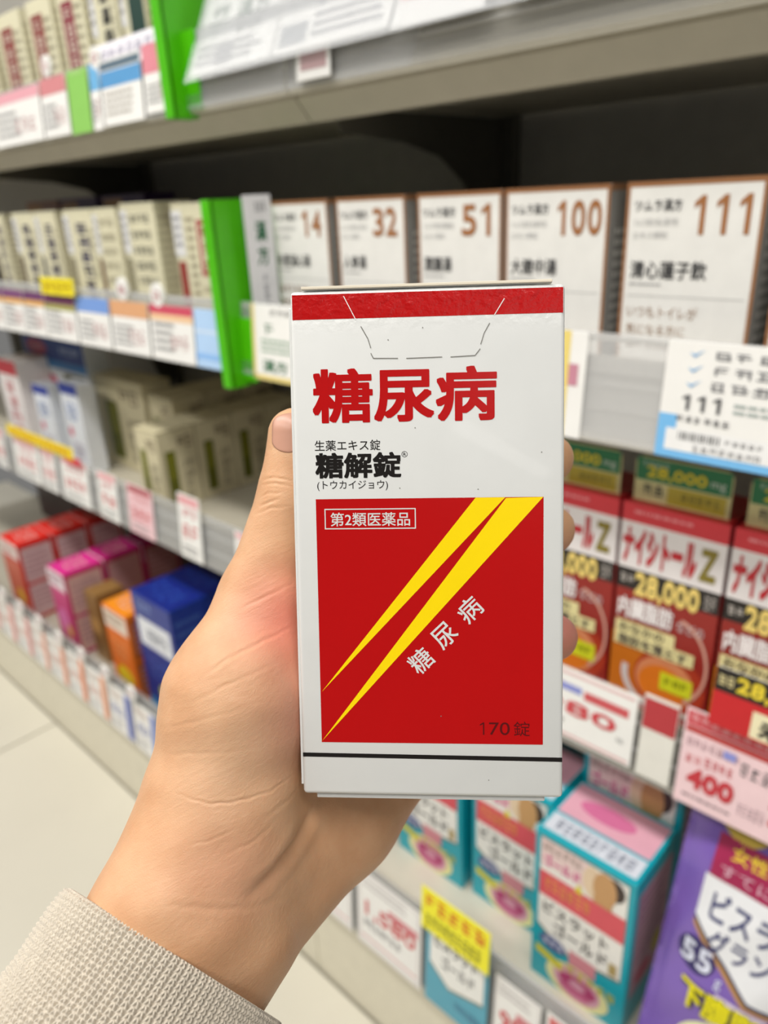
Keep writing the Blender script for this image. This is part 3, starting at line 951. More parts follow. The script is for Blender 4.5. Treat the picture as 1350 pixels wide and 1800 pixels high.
G = 'round white clips on the shelf rails'
round_clip(-1.020, 0.5375, CZ - .100, 'round white clip on the middle rail, left one of two', G)
round_clip(-0.928, 0.5375, CZ - .104, 'round white clip on the middle rail, right one of two', G)
round_clip(-0.985, 0.5375, CZ + .177, 'round white clip on the top rail below the grey-sided box', G, .013)
round_clip(-1.120, 0.5375, CZ + .186, 'round white clip on the top rail, above the red-headed card', G, .013)

# middle shelf rail, right
def greencard(p):
    p.rect(0, .93, 1, 1, '#e7d48a').rect(0, .0, .05, 1, '#e7d48a')
    p.scribble(.30, .06, .75, .14, 4, '#8a8a88', 2).scribble(.18, .24, .40, .38, 1, '#6f8f78', 2)
    p.lines(.15, .45, .8, .66, 3, '#8fae96', 2, seed=2).text('漢方', .16, .72, .56, .88, '#4c7a5c', 2, .02)
card(-0.722, -0.610, z0, CZ - .103, TY - .002, 'white card with green print and yellow edge beside the lower green divider', greencard, None, T0)
def yelcard(p):
    p.rect(.68, 0, .86, 1, '#ecd67c').rect(.0, .12, .5, .5, '#9aa6c4').rect(0, .6, .6, .95, '#efe6b8').scribble(.05, .18, .45, .45, 2, '#5f6f98', 2).rect(.86, .3, .94, .5, '#c98a9c', 2)
card(-0.400, -0.292, z0, CZ - .103, TY, 'pale card with a yellow stripe just right of the held carton', yelcard, None, T0)
def bluecard(p):
    p.rect(0, .80, 1, 1, '#79bdf0').rect(.0, .62, .10, .80, '#79bdf0').rect(.60, .70, 1, .8, '#79bdf0')
    p.rect(.05, .74, .60, .93, '#f0f0f0', 2)
    for j, n in enumerate((5, 3, 3)):
        y = .06 + .125 * j
        p.poly([(.12, y + .03), (.15, y + .07), (.20, y), (.15, y + .045)], '#7fb4e0', 2)
        p.scribble(.24, y, .24 + .105 * n, y + .085, n, '#8a8a8d', 2, seed=j)
    p.number('111', .10, .44, .34, .57, '#5c5c5e', 3)
    p.lines(.38, .47, .95, .58, 2, '#a5b0ac', 2, seed=4)
    p.scribble(.09, .62, .38, .68, 6, '#6a6a6c', 2)
    for i in range(14):
        p.rect(.12 + .016 * i, .76, .12 + .016 * i + (.009 if i % 3 else .005), .83, '#5a5a5c', 3)
    p.scribble(.36, .775, .56, .82, 5, '#7a7a7c', 3).scribble(.20, .86, .56, .92, 8, '#8a8a8c', 3)
    p.text('2,400', .64, .80, .98, .90, '#1f5c90', 3, .02).ell(.92, .64, .13, .10, '#8a8f92', 2).ell(.92, .64, .115, .088, '#f0f0f0', 3)
card(-0.228, -0.090, z0, CZ - .103, TY, 'large white price card numbered 111 with a light blue foot', bluecard, None, T0)

# lower shelf rail, left
G = 'red-printed price cards on the lower shelf rail'
y2 = FY - .0095
for x0, x1, n, pink, lab in (
        (-1.700, -1.640, 3, False, 'red-printed price card at the left picture edge on the lower rail'),
        (-1.590, -1.470, 4, False, 'pale price card under the yellow strip, left half, on the lower rail'),
        (-1.462, -1.395, 3, False, 'pale price card under the right end of the yellow strip'),
        (-1.372, -1.262, 4, False, 'large white price card with red print, right of the yellow strip'),
        (-1.226, -1.158, 2, False, 'narrow white price card with faint red print on the lower rail'),
        (-1.122, -1.042, 3, True, 'pink price card with red print on the lower rail')):
    card(x0, x1, CZ - .498, CZ - .412, y2, lab, redprice(n, pink, seed=int(-x0 * 40)), G, T0)
card(-0.962, -0.903, CZ - .496, CZ - .392, y2 - .002, 'tall narrow white price card with red print, nearest the thumb', redprice(2, False, 3), G, T0)
card(-0.815, -0.770, CZ - .470, CZ - .415, y2 - .002, 'white price card peeking out left of the thumb', redprice(2, False, 9), G, T0)
card(-1.594, -1.298, CZ - .410, CZ - .388, 0.531, 'long yellow strip tag on the lower rail under the blue packs', lambda p: p.scribble(.04, .25, .96, .8, 14, '#d88a10'), None, .1, '#f6da20', 'shelf_tag', 'tag')
card(-1.335, -1.275, CZ - .420, CZ - .404, 0.5315, 'small red tag at the right end of the yellow strip', lambda p: p.rect(.1, .3, .9, .5, '#e8737a'), None, .1, '#d23c46', 'shelf_tag', 'tag')

# lower shelf rail, right
def card980(p):
    p.rect(.02, .03, .98, .07, '#e3bcbc').rect(.02, .93, .98, .97, '#e3bcbc')
    p.ell(.42, .24, .09, .055, '#c46a78').rect(.44, .20, .62, .30, '#8b93d4', 2).rect(.64, .22, .95, .34, '#d0565c', 2)
    p.text('3,980', .06, .42, .88, .66, '#d0444c', 3, .025).scribble(.06, .72, .52, .80, 8, '#55555a', 2).scribble(.88, .66, .95, .72, 1, '#aaa', 2)
card(-0.365, -0.222, CZ - .490, CZ - .416, y2, 'white price card reading 3,980 in red beside the held carton', card980, None, T0)
card(-0.217, -0.186, CZ - .492, CZ - .408, y2, 'blank card with red upper third, between the two priced cards on the lower rail', lambda p: p.rect(.02, .04, .98, .40, '#b8343c'), None, T0, '#e6e4dc')
def card400(p):
    p.rect(0, 0, 1, 1, '#f3d3d8', 1).rect(.02, .02, .98, .16, '#d04a54', 2).scribble(.05, .04, .92, .12, 9, '#eeb4b8', 3).rect(.02, .17, .98, .23, '#c03c3c', 3)
    p.scribble(.04, .28, .55, .38, 7, '#b08a94', 2).rect(.40, .28, .52, .36, '#8f95d8', 3).scribble(.56, .32, .95, .46, 4, '#6b6468', 3)
    p.scribble(.05, .46, .22, .56, 2, '#d0626a', 2).scribble(.24, .43, .52, .54, 4, '#c83c48', 2)
    p.text('400', .10, .58, .56, .80, '#c93440', 4, .06).scribble(.6, .72, .86, .86, 5, '#b79aa2', 2).lines(.08, .88, .7, .93, 1, '#8f7a80', 3)
    p.text('7', .88, .60, .99, .82, '#d0444c', 4, .05)
card(-0.180, -0.095, CZ - .498, CZ - .404, y2 - .001, 'pink price card reading 400 in red on the lower rail', card400, None, T0)
def pop(p):
    p.rect(0, 0, 1, .40, '#1d1714').text('28,000', .22, .06, .98, .36, '#ead23a', 3, .04).scribble(.03, .10, .2, .3, 2, '#e6d8a0', 3)
    p.rect(.0, .40, 1, 1, '#c81c24', 1).rect(.42, .52, 1, .96, '#efe6c0', 2).text('未病', .5, .58, .96, .92, '#2c2824', 3, .04)
card(-0.160, -0.085, CZ - .405, CZ - .352, 0.528, 'black and red shelf talker with yellow 28,000 above the pink price card', pop, None, .08, name='shelf_talker', cat='sign')

# base deck rail
G = 'small price cards along the left part of the base deck rail'
TD = math.radians(3.6)
names = ('first', 'second', 'third', 'fourth', 'fifth', 'sixth', 'seventh', 'eighth', 'ninth')
xs = [-1.76, -1.665, -1.575, -1.49, -1.41, -1.325, -1.245, -1.16, -1.07, -0.985]
cc = ['#e6a9a4', '#e2938c', '#dd8f8a', '#e8a58c', '#e59a78', '#e88a58', '#e9a27a', '#5e6fb8', '#7b8cc8']
for k in range(9):
    def fn(p, k=k):
        p.rect(.72, .05, .98, .95, cc[k]).scribble(.08, .1, .62, .3, 3, '#c9b2a6', 2, seed=k).scribble(.08, .4, .66, .64, 3, '#d0846e' if k < 7 else '#6a7ab8', 2, seed=k + 5).lines(.1, .75, .6, .92, 2, '#aaa', seed=k)
    card(xs[k], xs[k + 1] - .006, CZ - .872, CZ - .772, DY - .0085, 'small price card on the base deck rail, %s from the left' % names[k], fn, G, TD)
G = 'rounded clear-white clips along the base deck rail'
for k in range(8):
    round_clip(-1.70 + .092 * k, DY - .006, CZ - .752, 'rounded white clip on top of the base deck rail, %s from the left' % names[k], G, .014)
def bigprice(num, s=0):
    def fn(p):
        p.frame(.03, .02, .97, .98, .02, '#d8d0d0').rect(.50, .28, .95, .38, '#d4868c').text(num, .14, .36, .92, .58, '#d2484e', 3, .02).lines(.1, .08, .8, .22, 2, '#c9c3c3', seed=s).scribble(.1, .62, .7, .72, 7, '#6d6d72', 2).rect(.06, .86, .94, .89, '#e6bcbc')
    return fn
G = 'large price cards on the right part of the base deck rail'
card(-0.640, -0.528, CZ - .878, CZ - .760, DY - .0085, 'price card with red print half hidden behind the wrist', bigprice('1,480', 1), G, TD)
card(-0.518, -0.412, CZ - .880, CZ - .758, DY - .0085, 'white price card with red price, left of the teal card', bigprice('1,580', 2), G, TD)
def tealcard(p):
    p.rect(0, .0, 1, .24, '#2f98b0', 1).poly([(.08, .60), (.40, .74), (.94, .64), (.94, .16), (.08, .16)][::-1], '#7c7050', 2).poly([(.08, .58), (.40, .72), (.94, .62), (.94, .16), (.08, .16)][::-1], '#eeeeea', 3)
    p.text('ビスラット', .16, .26, .84, .40, '#46464c', 4, .02).text('ゴールド', .28, .44, .80, .56, '#46464c', 4, .02).scribble(.5, .8, .9, .88, 6, '#4a6f98', 2)
card(-0.404, -0.316, CZ - .880, CZ - .722, DY - .0095, 'teal product card with a white name panel under the yellow header', tealcard, None, TD, '#4fa3bb')
card(-0.405, -0.312, CZ - .760, CZ - .700, DY - .0105 + .0005, 'yellow header tag with red characters on top of the teal card', lambda p: p.scribble(.05, .10, .95, .45, 5, '#e0651c', 3).scribble(.06, .55, .9, .9, 9, '#8d8a1c', 2), None, TD, '#f6ee18', 'shelf_tag', 'tag')
card(-0.308, -0.252, CZ - .880, CZ - .760, DY - .0085, 'narrow white price card right of the teal card', bigprice('980', 5), G, TD)
card(-0.246, -0.160, CZ - .880, CZ - .758, DY - .0085, 'white price card with a red head at the bottom picture edge', lambda p: p.rect(.04, .03, .96, .22, '#d86a6c').text('1,980', .1, .34, .9, .58, '#d2484e', 3, .04), G, TD)
HJ = {
    'W1': (-56.1, 106.15, 203),
    'W2': (-43.66, 117.5, 208),
    'F1': (-89.2, 153.74, 190),
    'F2': (-78.55, 169.07, 196),
    'T0': (-46.93, 87.39, 212),
    'T1': (-42.05, 53.59, 216),
    'T2': (-36.1, 27.11, 222),
    'T3': (-27.62, -5.42, 222),
    'T4': (-26.49, -22.94, 221),
    'I0': (-15.06, 20.08, 263),
    'I1': (25.67, -2.05, 269),
    'I2': (49.24, -14.77, 258),
    'I3': (55.53, -17.94, 250),
    'M0': (-7.16, 45.01, 268),
    'M1': (32.54, 20.99, 275),
    'M2': (52.0, 8.0, 262),
    'M3': (56.36, 5.96, 252),
    'R0': (1.02, 67.01, 266),
    'R1': (36.34, 51.91, 272),
    'R2': (54.0, 44.4, 262),
    'R3': (57.1, 42.15, 251),
    'P0': (7.94, 85.34, 260),
    'P1': (31.47, 76.15, 266),
    'P2': (46.28, 66.96, 258),
    'H0': (-39.11, 118.15, 218),
    'H1': (-13.09, 100.06, 245),
    'C0': (-46.12, 108.43, 212),
    'PC': (-29.58, 76.34, 250),
}
CREASES = [
    ([(-54.21, 72.82), (-44.5, 74.77), (-38.68, 74.77), (-29.94, 73.96), (-24.27, 72.02)], 0.36, 0.32),
    ([(-19.53, 85.02), (-23.8, 91.09), (-27.9, 95.19), (-33.65, 98.47)], 2.40, 1.60),
    ([(-49.04, 84.15), (-43.69, 83.18), (-38.35, 81.24)], 0.20, 0.35),
    ([(-35.29, -9.35), (-30.85, -9.85), (-26.26, -8.86)], 0.30, 0.35),
    ([(-35.29, -7.88), (-30.53, -8.21), (-26.1, -7.22)], 0.25, 0.35),
    ([(-36.11, -1.81), (-32.82, -2.63), (-29.71, -3.94)], 0.40, 0.35),
    ([(-36.6, -3.94), (-33.65, -5.25), (-28.72, -5.58)], 0.25, 0.35),
    ([(-37.09, 0.82), (-32.0, -1.15), (-27.08, -1.64)], 0.25, 0.35),
    ([(-48.87, 44.34), (-41.27, 38.84), (-32.69, 35.12), (-25.25, 32.2)], 0.35, 0.50),
    ([(-39.97, 27.03), (-33.18, 23.63), (-26.05, 20.39)], 0.25, 0.45),
    ([(-52.6, 50.98), (-41.27, 45.31), (-28.32, 40.46)], 0.15, 0.50),
    ([(-54.46, 96.38), (-46.84, 97.65), (-37.95, 100.35), (-24.77, 104.95)], 0.25, 0.70),
    ([(-60.69, 58.58), (-47.74, 54.21), (-36.41, 50.98)], 0.15, 0.50),
    ([(-59.07, 64.73), (-50.98, 63.11), (-33.18, 61.82)], 0.12, 0.50),
    ([(-33.18, 80.92), (-25.08, 77.68), (-21.85, 76.71)], 0.20, 0.60),
    ([(-41.27, 87.39), (-33.18, 84.96), (-28.32, 81.73)], 0.18, 0.50),
]

# ------------------------------------------------------------------ the held carton
LENS = np.array([0, 0, CZ])
AX = np.array([RT, DN, FW])                           # rows: right, down, away


def w3(p_mm):
    """Hand frame (mm: right, down, away from the viewer) to world metres."""
    return LENS + (np.asarray(p_mm, float) / 1000.0) @ AX


def dirw(v):
    v = np.asarray(v, float) @ AX
    return v / np.linalg.norm(v)


BW, BH, BD = 70.0, 135.1, 40.0
bx = np.array([0.997, -0.010, -0.071])
bx /= np.linalg.norm(bx)
bdn = np.array([0.0205, 0.9957, 0.0905])
bdn -= bx * (bdn @ bx)
bdn /= np.linalg.norm(bdn)
baw = np.cross(bx, bdn)
btl = np.array([-24.3, -56.7, 191.8])
base = btl + bx * BW / 2 + bdn * BH
X, Yv, Z = dirw(bx), dirw(baw), dirw(-bdn)
held = empty('medicine_carton', (0, 0, 0), 0, 'white and red medicine carton with yellow rays held in the hand', 'box')
held.matrix_world = Matrix(((X[0], Yv[0], Z[0], w3(base)[0]), (X[1], Yv[1], Z[1], w3(base)[1]), (X[2], Yv[2], Z[2], w3(base)[2]), (0, 0, 0, 1)))
W_, H_, D_ = BW / 1000, BH / 1000, BD / 1000


def card_gloss(name, hexcol):
    """Glossy coated board: faint ripples, stronger crumpling towards the folded top edge."""
    m = mat(name, hexcol, 0.26, 0, 0.38, 0.015, 80, 0, 0, 0.08)
    nt = m.node_tree
    b = nt.nodes['Principled BSDF']
    tc = nt.nodes.new('ShaderNodeTexCoord')
    sx = nt.nodes.new('ShaderNodeSeparateXYZ')
    nt.links.new(tc.outputs['Object'], sx.inputs[0])
    mr = nt.nodes.new('ShaderNodeMapRange')
    mr.inputs['From Min'].default_value = H_ - 0.012
    mr.inputs['From Max'].default_value = H_
    mr.inputs['To Min'].default_value = 0.04
    mr.inputs['To Max'].default_value = 0.9
    nt.links.new(sx.outputs['Z'], mr.inputs['Value'])
    n1 = nt.nodes.new('ShaderNodeTexNoise')
    n1.inputs['Scale'].default_value = 420
    n1.inputs['Detail'].default_value = 4
    nt.links.new(tc.outputs['Object'], n1.inputs['Vector'])
    n2 = nt.nodes.new('ShaderNodeTexNoise')
    n2.inputs['Scale'].default_value = 70
    n2.inputs['Detail'].default_value = 2
    nt.links.new(tc.outputs['Object'], n2.inputs['Vector'])
    ad = nt.nodes.new('ShaderNodeMath')
    ad.operation = 'ADD'
    nt.links.new(n1.outputs['Fac'], ad.inputs[0])
    nt.links.new(n2.outputs['Fac'], ad.inputs[1])
    bp = nt.nodes.new('ShaderNodeBump')
    bp.inputs['Distance'].default_value = 0.0006
    nt.links.new(mr.outputs['Result'], bp.inputs['Strength'])
    nt.links.new(ad.outputs[0], bp.inputs['Height'])
    nt.links.new(bp.outputs['Normal'], b.inputs['Normal'])
    return m


BWHITE = card_gloss('carton_white', '#dadbd9')
BRED = card_gloss('carton_red', '#b80103')
BYEL = card_gloss('carton_yellow', '#fddc00')
BBLACK = card_gloss('carton_black', '#1a1614')
BDARKRED = card_gloss('carton_dark_print', '#5a0a0c')
CREAM = mat('raw_board_edge', '#e6dcc8', 0.7)

body = link('carton_body', box_mesh('carton_body', -W_ / 2, W_ / 2, 0, D_, 0.0006, H_, 0.0011, 3), held, (BWHITE,))
for f_ in body.data.polygons:
    f_.use_smooth = True
# lid panel resting a little proud on top, bottom flap tucked below, glue seam at the left edge
link('lid_panel', poly_prism('lid_panel', [(0.0002, H_ + 0.0002), (0.0002, H_ + 0.0007), (D_ - .001, H_ + 0.0042), (D_ - .001, H_ + 0.0036)], 'x', -W_ / 2 + 0.003, W_ / 2 - 0.0033), held, (BWHITE,))
link('lid_edge', box_mesh('lid_edge', -W_ / 2 + .003, W_ / 2 - .0033, -0.0002, 0.0006, H_ + .0004, H_ + .0011, 0.0001), held, (CREAM,))
link('bottom_flap', box_mesh('bottom_flap', -W_ / 2 + .0035, W_ / 2 - .0045, 0.0016, D_ - .001, -0.0011, 0.0009, 0.0003), held, (BWHITE,))
link('side_seam', box_mesh('side_seam', -W_ / 2 - .0006, -W_ / 2 + .0001, 0.0009, D_ - .002, .003, H_ - .004, 0.0002), held, (BWHITE,))
p = Panel(W_, H_, (-W_ / 2, 0, 0), lift=0.00004)
p.rect(.008, .007, .992, .0535, BRED)
p.build('top_band', held)
p = Panel(W_, H_, (-W_ / 2, 0, 0), lift=0.00004)
p.text('糖尿病', .074, .1465, .756, .2505, BRED, 1, .024, 8)
p.text('生薬エキス錠', .079, .2830, .325, .3035, BBLACK, 1, .004, 8)
p.text('糖解錠', .079, .3070, .402, .3570, BBLACK, 1, .027, 8)
p.ring(.4145, .3120, .0112, .0058, .16, BBLACK, 1, n=28).text('R', .4095, .3092, .4200, .3150, BBLACK, 1, .01, 4)
p.text('(トウカイジョウ)', .085, .3612, .351, .3810, BBLACK, 1, .002, 8)
p.build('title_lettering', held)
p = Panel(W_, H_, (-W_ / 2, 0, 0), lift=0.00004)
p.rect(.078, .397, .9245, .886, BRED)
p.poly([(.0825, .7825), (.7847, .3972), (.6756, .3972)], BYEL, 2)
p.poly([(.0797, .8834), (.9233, .3972), (.7872, .3985)], BYEL, 2)
p.build('ray_panel', held)
p = Panel(W_, H_, (-W_ / 2, 0, 0), lift=0.00004)
p.frame(.110, .416, .4535, .4562, .0042, BWHITE, 2)
p.text('第2類医薬品', .132, .4235, .4318, .4505, BWHITE, 2, .008, 8)
p.build('class_label', held)
p = Panel(W_, H_, (-W_ / 2, 0, 0), lift=0.00004)
for ch, cx_, cy_ in (('糖', .4655, .7178), ('尿', .5556, .6670), ('病', .6507, .6159)):
    p.text(ch, cx_ - .044, cy_ - .0222, cx_ + .044, cy_ + .0222, BWHITE, 2, .008, 8, 44)
p.build('slanted_lettering', held)
p = Panel(W_, H_, (-W_ / 2, 0, 0), lift=0.00004)
p.poly([(.6990, .8670), (.7040, .8670), (.7040, .8418), (.6995, .8418), (.6870, .8460), (.6870, .8485), (.6990, .8452)], BDARKRED, 2)
p.text('70', .722, .8415, .800, .8670, BDARKRED, 2, .0, 8).text('錠', .815, .8395, .8755, .8690, BDARKRED, 2, .0, 6)
p.build('count_lettering', held)
p = Panel(W_, H_, (-W_ / 2, 0, 0), lift=0.00004)
p.poly([(.003, .9165), (.997, .9205), (.997, .9118), (.003, .9080)], BBLACK, 1)
p.build('base_line', held)
# perforated tear tab: cut slits as thin dark grooves with a raised lip
PERF = [(.1992, .0116), (.2423, .0558), (.2606, .0686), (.2859, .0919), (.2959, .1096), (.2955, .1192), (.3049, .129), (.3954, .1301), (.4257, .1305), (.5572, .1296), (.5873, .13), (.6765, .1282), (.6953, .116), (.6971, .1077), (.7095, .0872), (.7299, .0689), (.7462, .0548), (.7826, .0246)]
GROOVE = mat('slit_shadow_grey', '#77756f', 0.8)
PALE = mat('torn_board_white', '#f6f4f2', 0.6)
for i, (a, b, m_) in enumerate(((0, 1, PALE), (2, 3, GROOVE), (3, 4, GROOVE), (5, 6, GROOVE), (6, 7, GROOVE), (8, 9, GROOVE), (10, 11, GROOVE), (11, 12, GROOVE), (13, 14, GROOVE), (14, 15, GROOVE), (16, 17, PALE))):
    p = Panel(W_, H_, (-W_ / 2, 0, 0), lift=0.00004)
    P0, P1 = np.array(PERF[a]) * (W_, H_), np.array(PERF[b]) * (W_, H_)
    d = (P1 - P0) / np.linalg.norm(P1 - P0)
    nrm = np.array([-d[1], d[0]]) * 0.00010
    q = [P0 + nrm, P1 + nrm, P1 - nrm, P0 - nrm]
    p.poly([(v[0] / W_, v[1] / H_) for v in q], m_, 3)
    p.build('perforation_slit', held)
for sx_, sy_ in ((.360, .095), (.487, .074), (.455, .262), (.395, .377), (.685, .381), (.917, .312), (.540, .830), (.72, .96)):
    p = Panel(W_, H_, (-W_ / 2, 0, 0), lift=0.00004)
    p.ell(sx_, sy_, .0022, .0011, GROOVE, 2, 8)
    p.build('ink_speck', held)


# ------------------------------------------------------------------ the hand: one smooth distance field meshed as one skin
def rc(P, a, b, ra, rb):
    a, b = np.array(HJ[a] if isinstance(a, str) else a), np.array(HJ[b] if isinstance(b, str) else b)
    ab = b - a
    h = np.clip(((P - a) @ ab) / (ab @ ab), 0, 1)
    return np.linalg.norm(P - a - h[..., None] * ab, axis=-1) - (ra + (rb - ra) * h)


def smin(a, b, k):
    h = np.clip(0.5 + 0.5 * (b - a) / k, 0, 1)
    return b + (a - b) * h - k * h * (1 - h)


def box_sdf(P, grow=0.0):
    c = btl + bx * BW / 2 + bdn * BH / 2 + baw * BD / 2
    q = P - c
    q = np.stack([np.abs(q @ bx) - BW / 2, np.abs(q @ bdn) - BH / 2, np.abs(q @ baw) - BD / 2], -1) - grow
    return np.linalg.norm(np.maximum(q, 0), axis=-1) + np.minimum(q.max(-1), 0)


def hand_sdf(P):
    d = smin(rc(P, 'F1', 'W1', 20.5, 19.5), rc(P, 'F2', 'W2', 20.5, 19.5), 14)          # forearm and wrist
    d = smin(d, rc(P, 'W1', 'T0', 19.5, 21.5), 10)                                # thenar
    d = smin(d, rc(P, 'T0', 'T1', 21.5, 20.5), 8)
    d = smin(d, rc(P, 'T1', 'T2', 20.0, 13.3), 8)
    d = smin(d, rc(P, 'H0', 'H1', 17, 16.5), 4.5)                                   # heel of the hand
    d = smin(d, rc(P, 'H1', 'P0', 16, 11), 9)
    for m0, r in (('I0', 11.5), ('M0', 11.5), ('R0', 11), ('P0', 10.5)):         # metacarpals
        d = smin(d, rc(P, 'C0', m0, 15, r), 9)
    d = smin(d, rc(P, 'PC', 'M0', 13, 11), 9)
    d = smin(d, rc(P, 'I0', 'R0', 10.5, 10), 6)
    d = smin(d, rc(P, 'T1', 'I0', 12, 9.5), 10)                                   # web of the thumb
    th = smin(rc(P, 'T2', 'T3', 12.6, 9.6), rc(P, 'T3', 'T4', 9.4, 7.9), 3)
    d = smin(d, th, 5)
    for f, r in (('I', 9.6), ('M', 9.8), ('R', 9.6)):
        g = smin(rc(P, f + '0', f + '1', r + 1, r), rc(P, f + '1', f + '2', r, r - .9), 3)
        g = smin(g, rc(P, f + '2', f + '3', r - .9, r - 1.6), 3)
        d = smin(d, g, 4)
    g = smin(rc(P, 'P0', 'P1', 9.5, 8.5), rc(P, 'P1', 'P2', 8.5, 7.2), 3)
    d = smin(d, g, 4)
    return -smin(-d, box_sdf(P, 0.25), 1.2)                                       # flesh flattens where it presses the carton


def surface_nets(lo, hi, h):
    n = np.ceil((hi - lo) / h).astype(int) + 1
    gx, gy, gz = (lo[i] + h * np.arange(n[i]) for i in range(3))
    F = np.empty(n)
    for i in range(n[0]):                                                        # slab by slab keeps memory small
        yy, zz = np.meshgrid(gy, gz, indexing='ij')
        F[i] = hand_sdf(np.stack([np.full_like(yy, gx[i]), yy, zz], -1))
    S = F < 0
    c = np.zeros(tuple(n - 1), int)
    acc = np.zeros(tuple(n - 1) + (3,))
    cnt = np.zeros(tuple(n - 1))
    offs = [(a, b, e) for a in (0, 1) for b in (0, 1) for e in (0, 1)]

    def sub(A, o):
        return A[o[0]:o[0] + n[0] - 1, o[1]:o[1] + n[1] - 1, o[2]:o[2] + n[2] - 1]
    for i, o in enumerate(offs):
        for q in offs[i + 1:]:
            if sum(abs(a - b) for a, b in zip(o, q)) != 1:
                continue
            f0, f1 = sub(F, o), sub(F, q)
            m = (f0 < 0) != (f1 < 0)
            t = np.where(m, f0 / np.where(m, f0 - f1, 1), 0)
            pos = np.array(o)[None, None, None] + t[..., None] * (np.array(q) - np.array(o))
            acc += np.where(m[..., None], pos, 0)
            cnt += m
    act = cnt > 0
    idx = -np.ones(act.shape, int)
    idx[act] = np.arange(act.sum())
    cell = np.argwhere(act)
    V = lo + h * (cell + acc[act] / cnt[act][:, None])
    faces = []
    for ax in range(3):
        u, v = (ax + 1) % 3, (ax + 2) % 3
        sl0 = [slice(None)] * 3
        sl1 = [slice(None)] * 3
        sl0[ax], sl1[ax] = slice(0, -1), slice(1, None)
        a, b = S[tuple(sl0)], S[tuple(sl1)]
        for flip in (False, True):
            e = np.argwhere((a & ~b) if not flip else (~a & b))
            e = e[(e[:, u] > 0) & (e[:, v] > 0) & (e[:, u] < n[u] - 1) & (e[:, v] < n[v] - 1)]
            q = []
            for du, dv in ((0, 0), (-1, 0), (-1, -1), (0, -1)):
                k = e.copy()
                k[:, u] += du
                k[:, v] += dv
                q.append(idx[k[:, 0], k[:, 1], k[:, 2]])
            q = np.stack(q, 1)
            faces.append(q if not flip else q[:, ::-1])
    return V, np.concatenate(faces)


V, Fq = surface_nets(np.array([-112., -32., 142.]), np.array([74., 206., 298.]), 1.5)
e_ = 0.4
for _ in range(2):                                                                # pull the net onto the true surface
    g = np.stack([hand_sdf(V + np.eye(3)[i] * e_) - hand_sdf(V - np.eye(3)[i] * e_) for i in range(3)], -1) / (2 * e_)
    V = V - hand_sdf(V)[:, None] * g / np.maximum((g * g).sum(-1, keepdims=True), .3)
me = bpy.data.meshes.new('person_coarse')
me.from_pydata(V.tolist(), [], Fq.tolist())
tmp = bpy.data.objects.new('person_coarse', me)
COL.objects.link(tmp)
ss = tmp.modifiers.new('fine', 'SUBSURF')
ss.levels = 2
fine = bpy.data.meshes.new_from_object(tmp.evaluated_get(bpy.context.evaluated_depsgraph_get()))
bpy.data.objects.remove(tmp)
nv = len(fine.vertices)
co = np.empty(nv * 3)
fine.vertices.foreach_get('co', co)
co = co.reshape(-1, 3)
no = np.empty(nv * 3)
fine.vertex_normals.foreach_get('vector', no)
no = no.reshape(-1, 3)
facing = np.clip(-no[:, 2] * 2.5, 0, 1)
disp = np.zeros(nv)
for pts, dep, wd in CREASES:                                                      # skin creases and folds
    best = np.full(nv, 99.0)
    along_ = np.zeros(nv)
    for k_, (a, b) in enumerate(zip(pts[:-1], pts[1:])):
        a, b = np.array(a), np.array(b)
        ab = b - a
        t = np.clip(((co[:, :2] - a) @ ab) / (ab @ ab), 0, 1)
        dd = np.linalg.norm(co[:, :2] - a - t[:, None] * ab + 0.10 * np.sin(co[:, :2][:, ::-1] * 1.3), axis=1)
        along_ = np.where(dd < best, (k_ + t) / (len(pts) - 1), along_)
        best = np.minimum(best, dd)
    dep = .6 * dep * np.sin(np.pi * (.04 + .92 * along_)) ** .8
    disp -= dep * np.exp(-(best / wd) ** 2) - dep * .25 * np.exp(-((best - wd * 2.2) / wd) ** 2)
# soft tendon and vein undulation
disp += 0.22 * np.sin(co[:, 0] * .23 + co[:, 1] * .31) * np.sin(co[:, 1] * .17 - co[:, 0] * .11 + 1.0)
co = co + no * (disp * facing)[:, None]
org = w3(HJ['W1'])
fine.vertices.foreach_set('co', (w3(co) - org).ravel())
fine.polygons.foreach_set('use_smooth', [True] * len(fine.polygons))
fine.name = 'person'


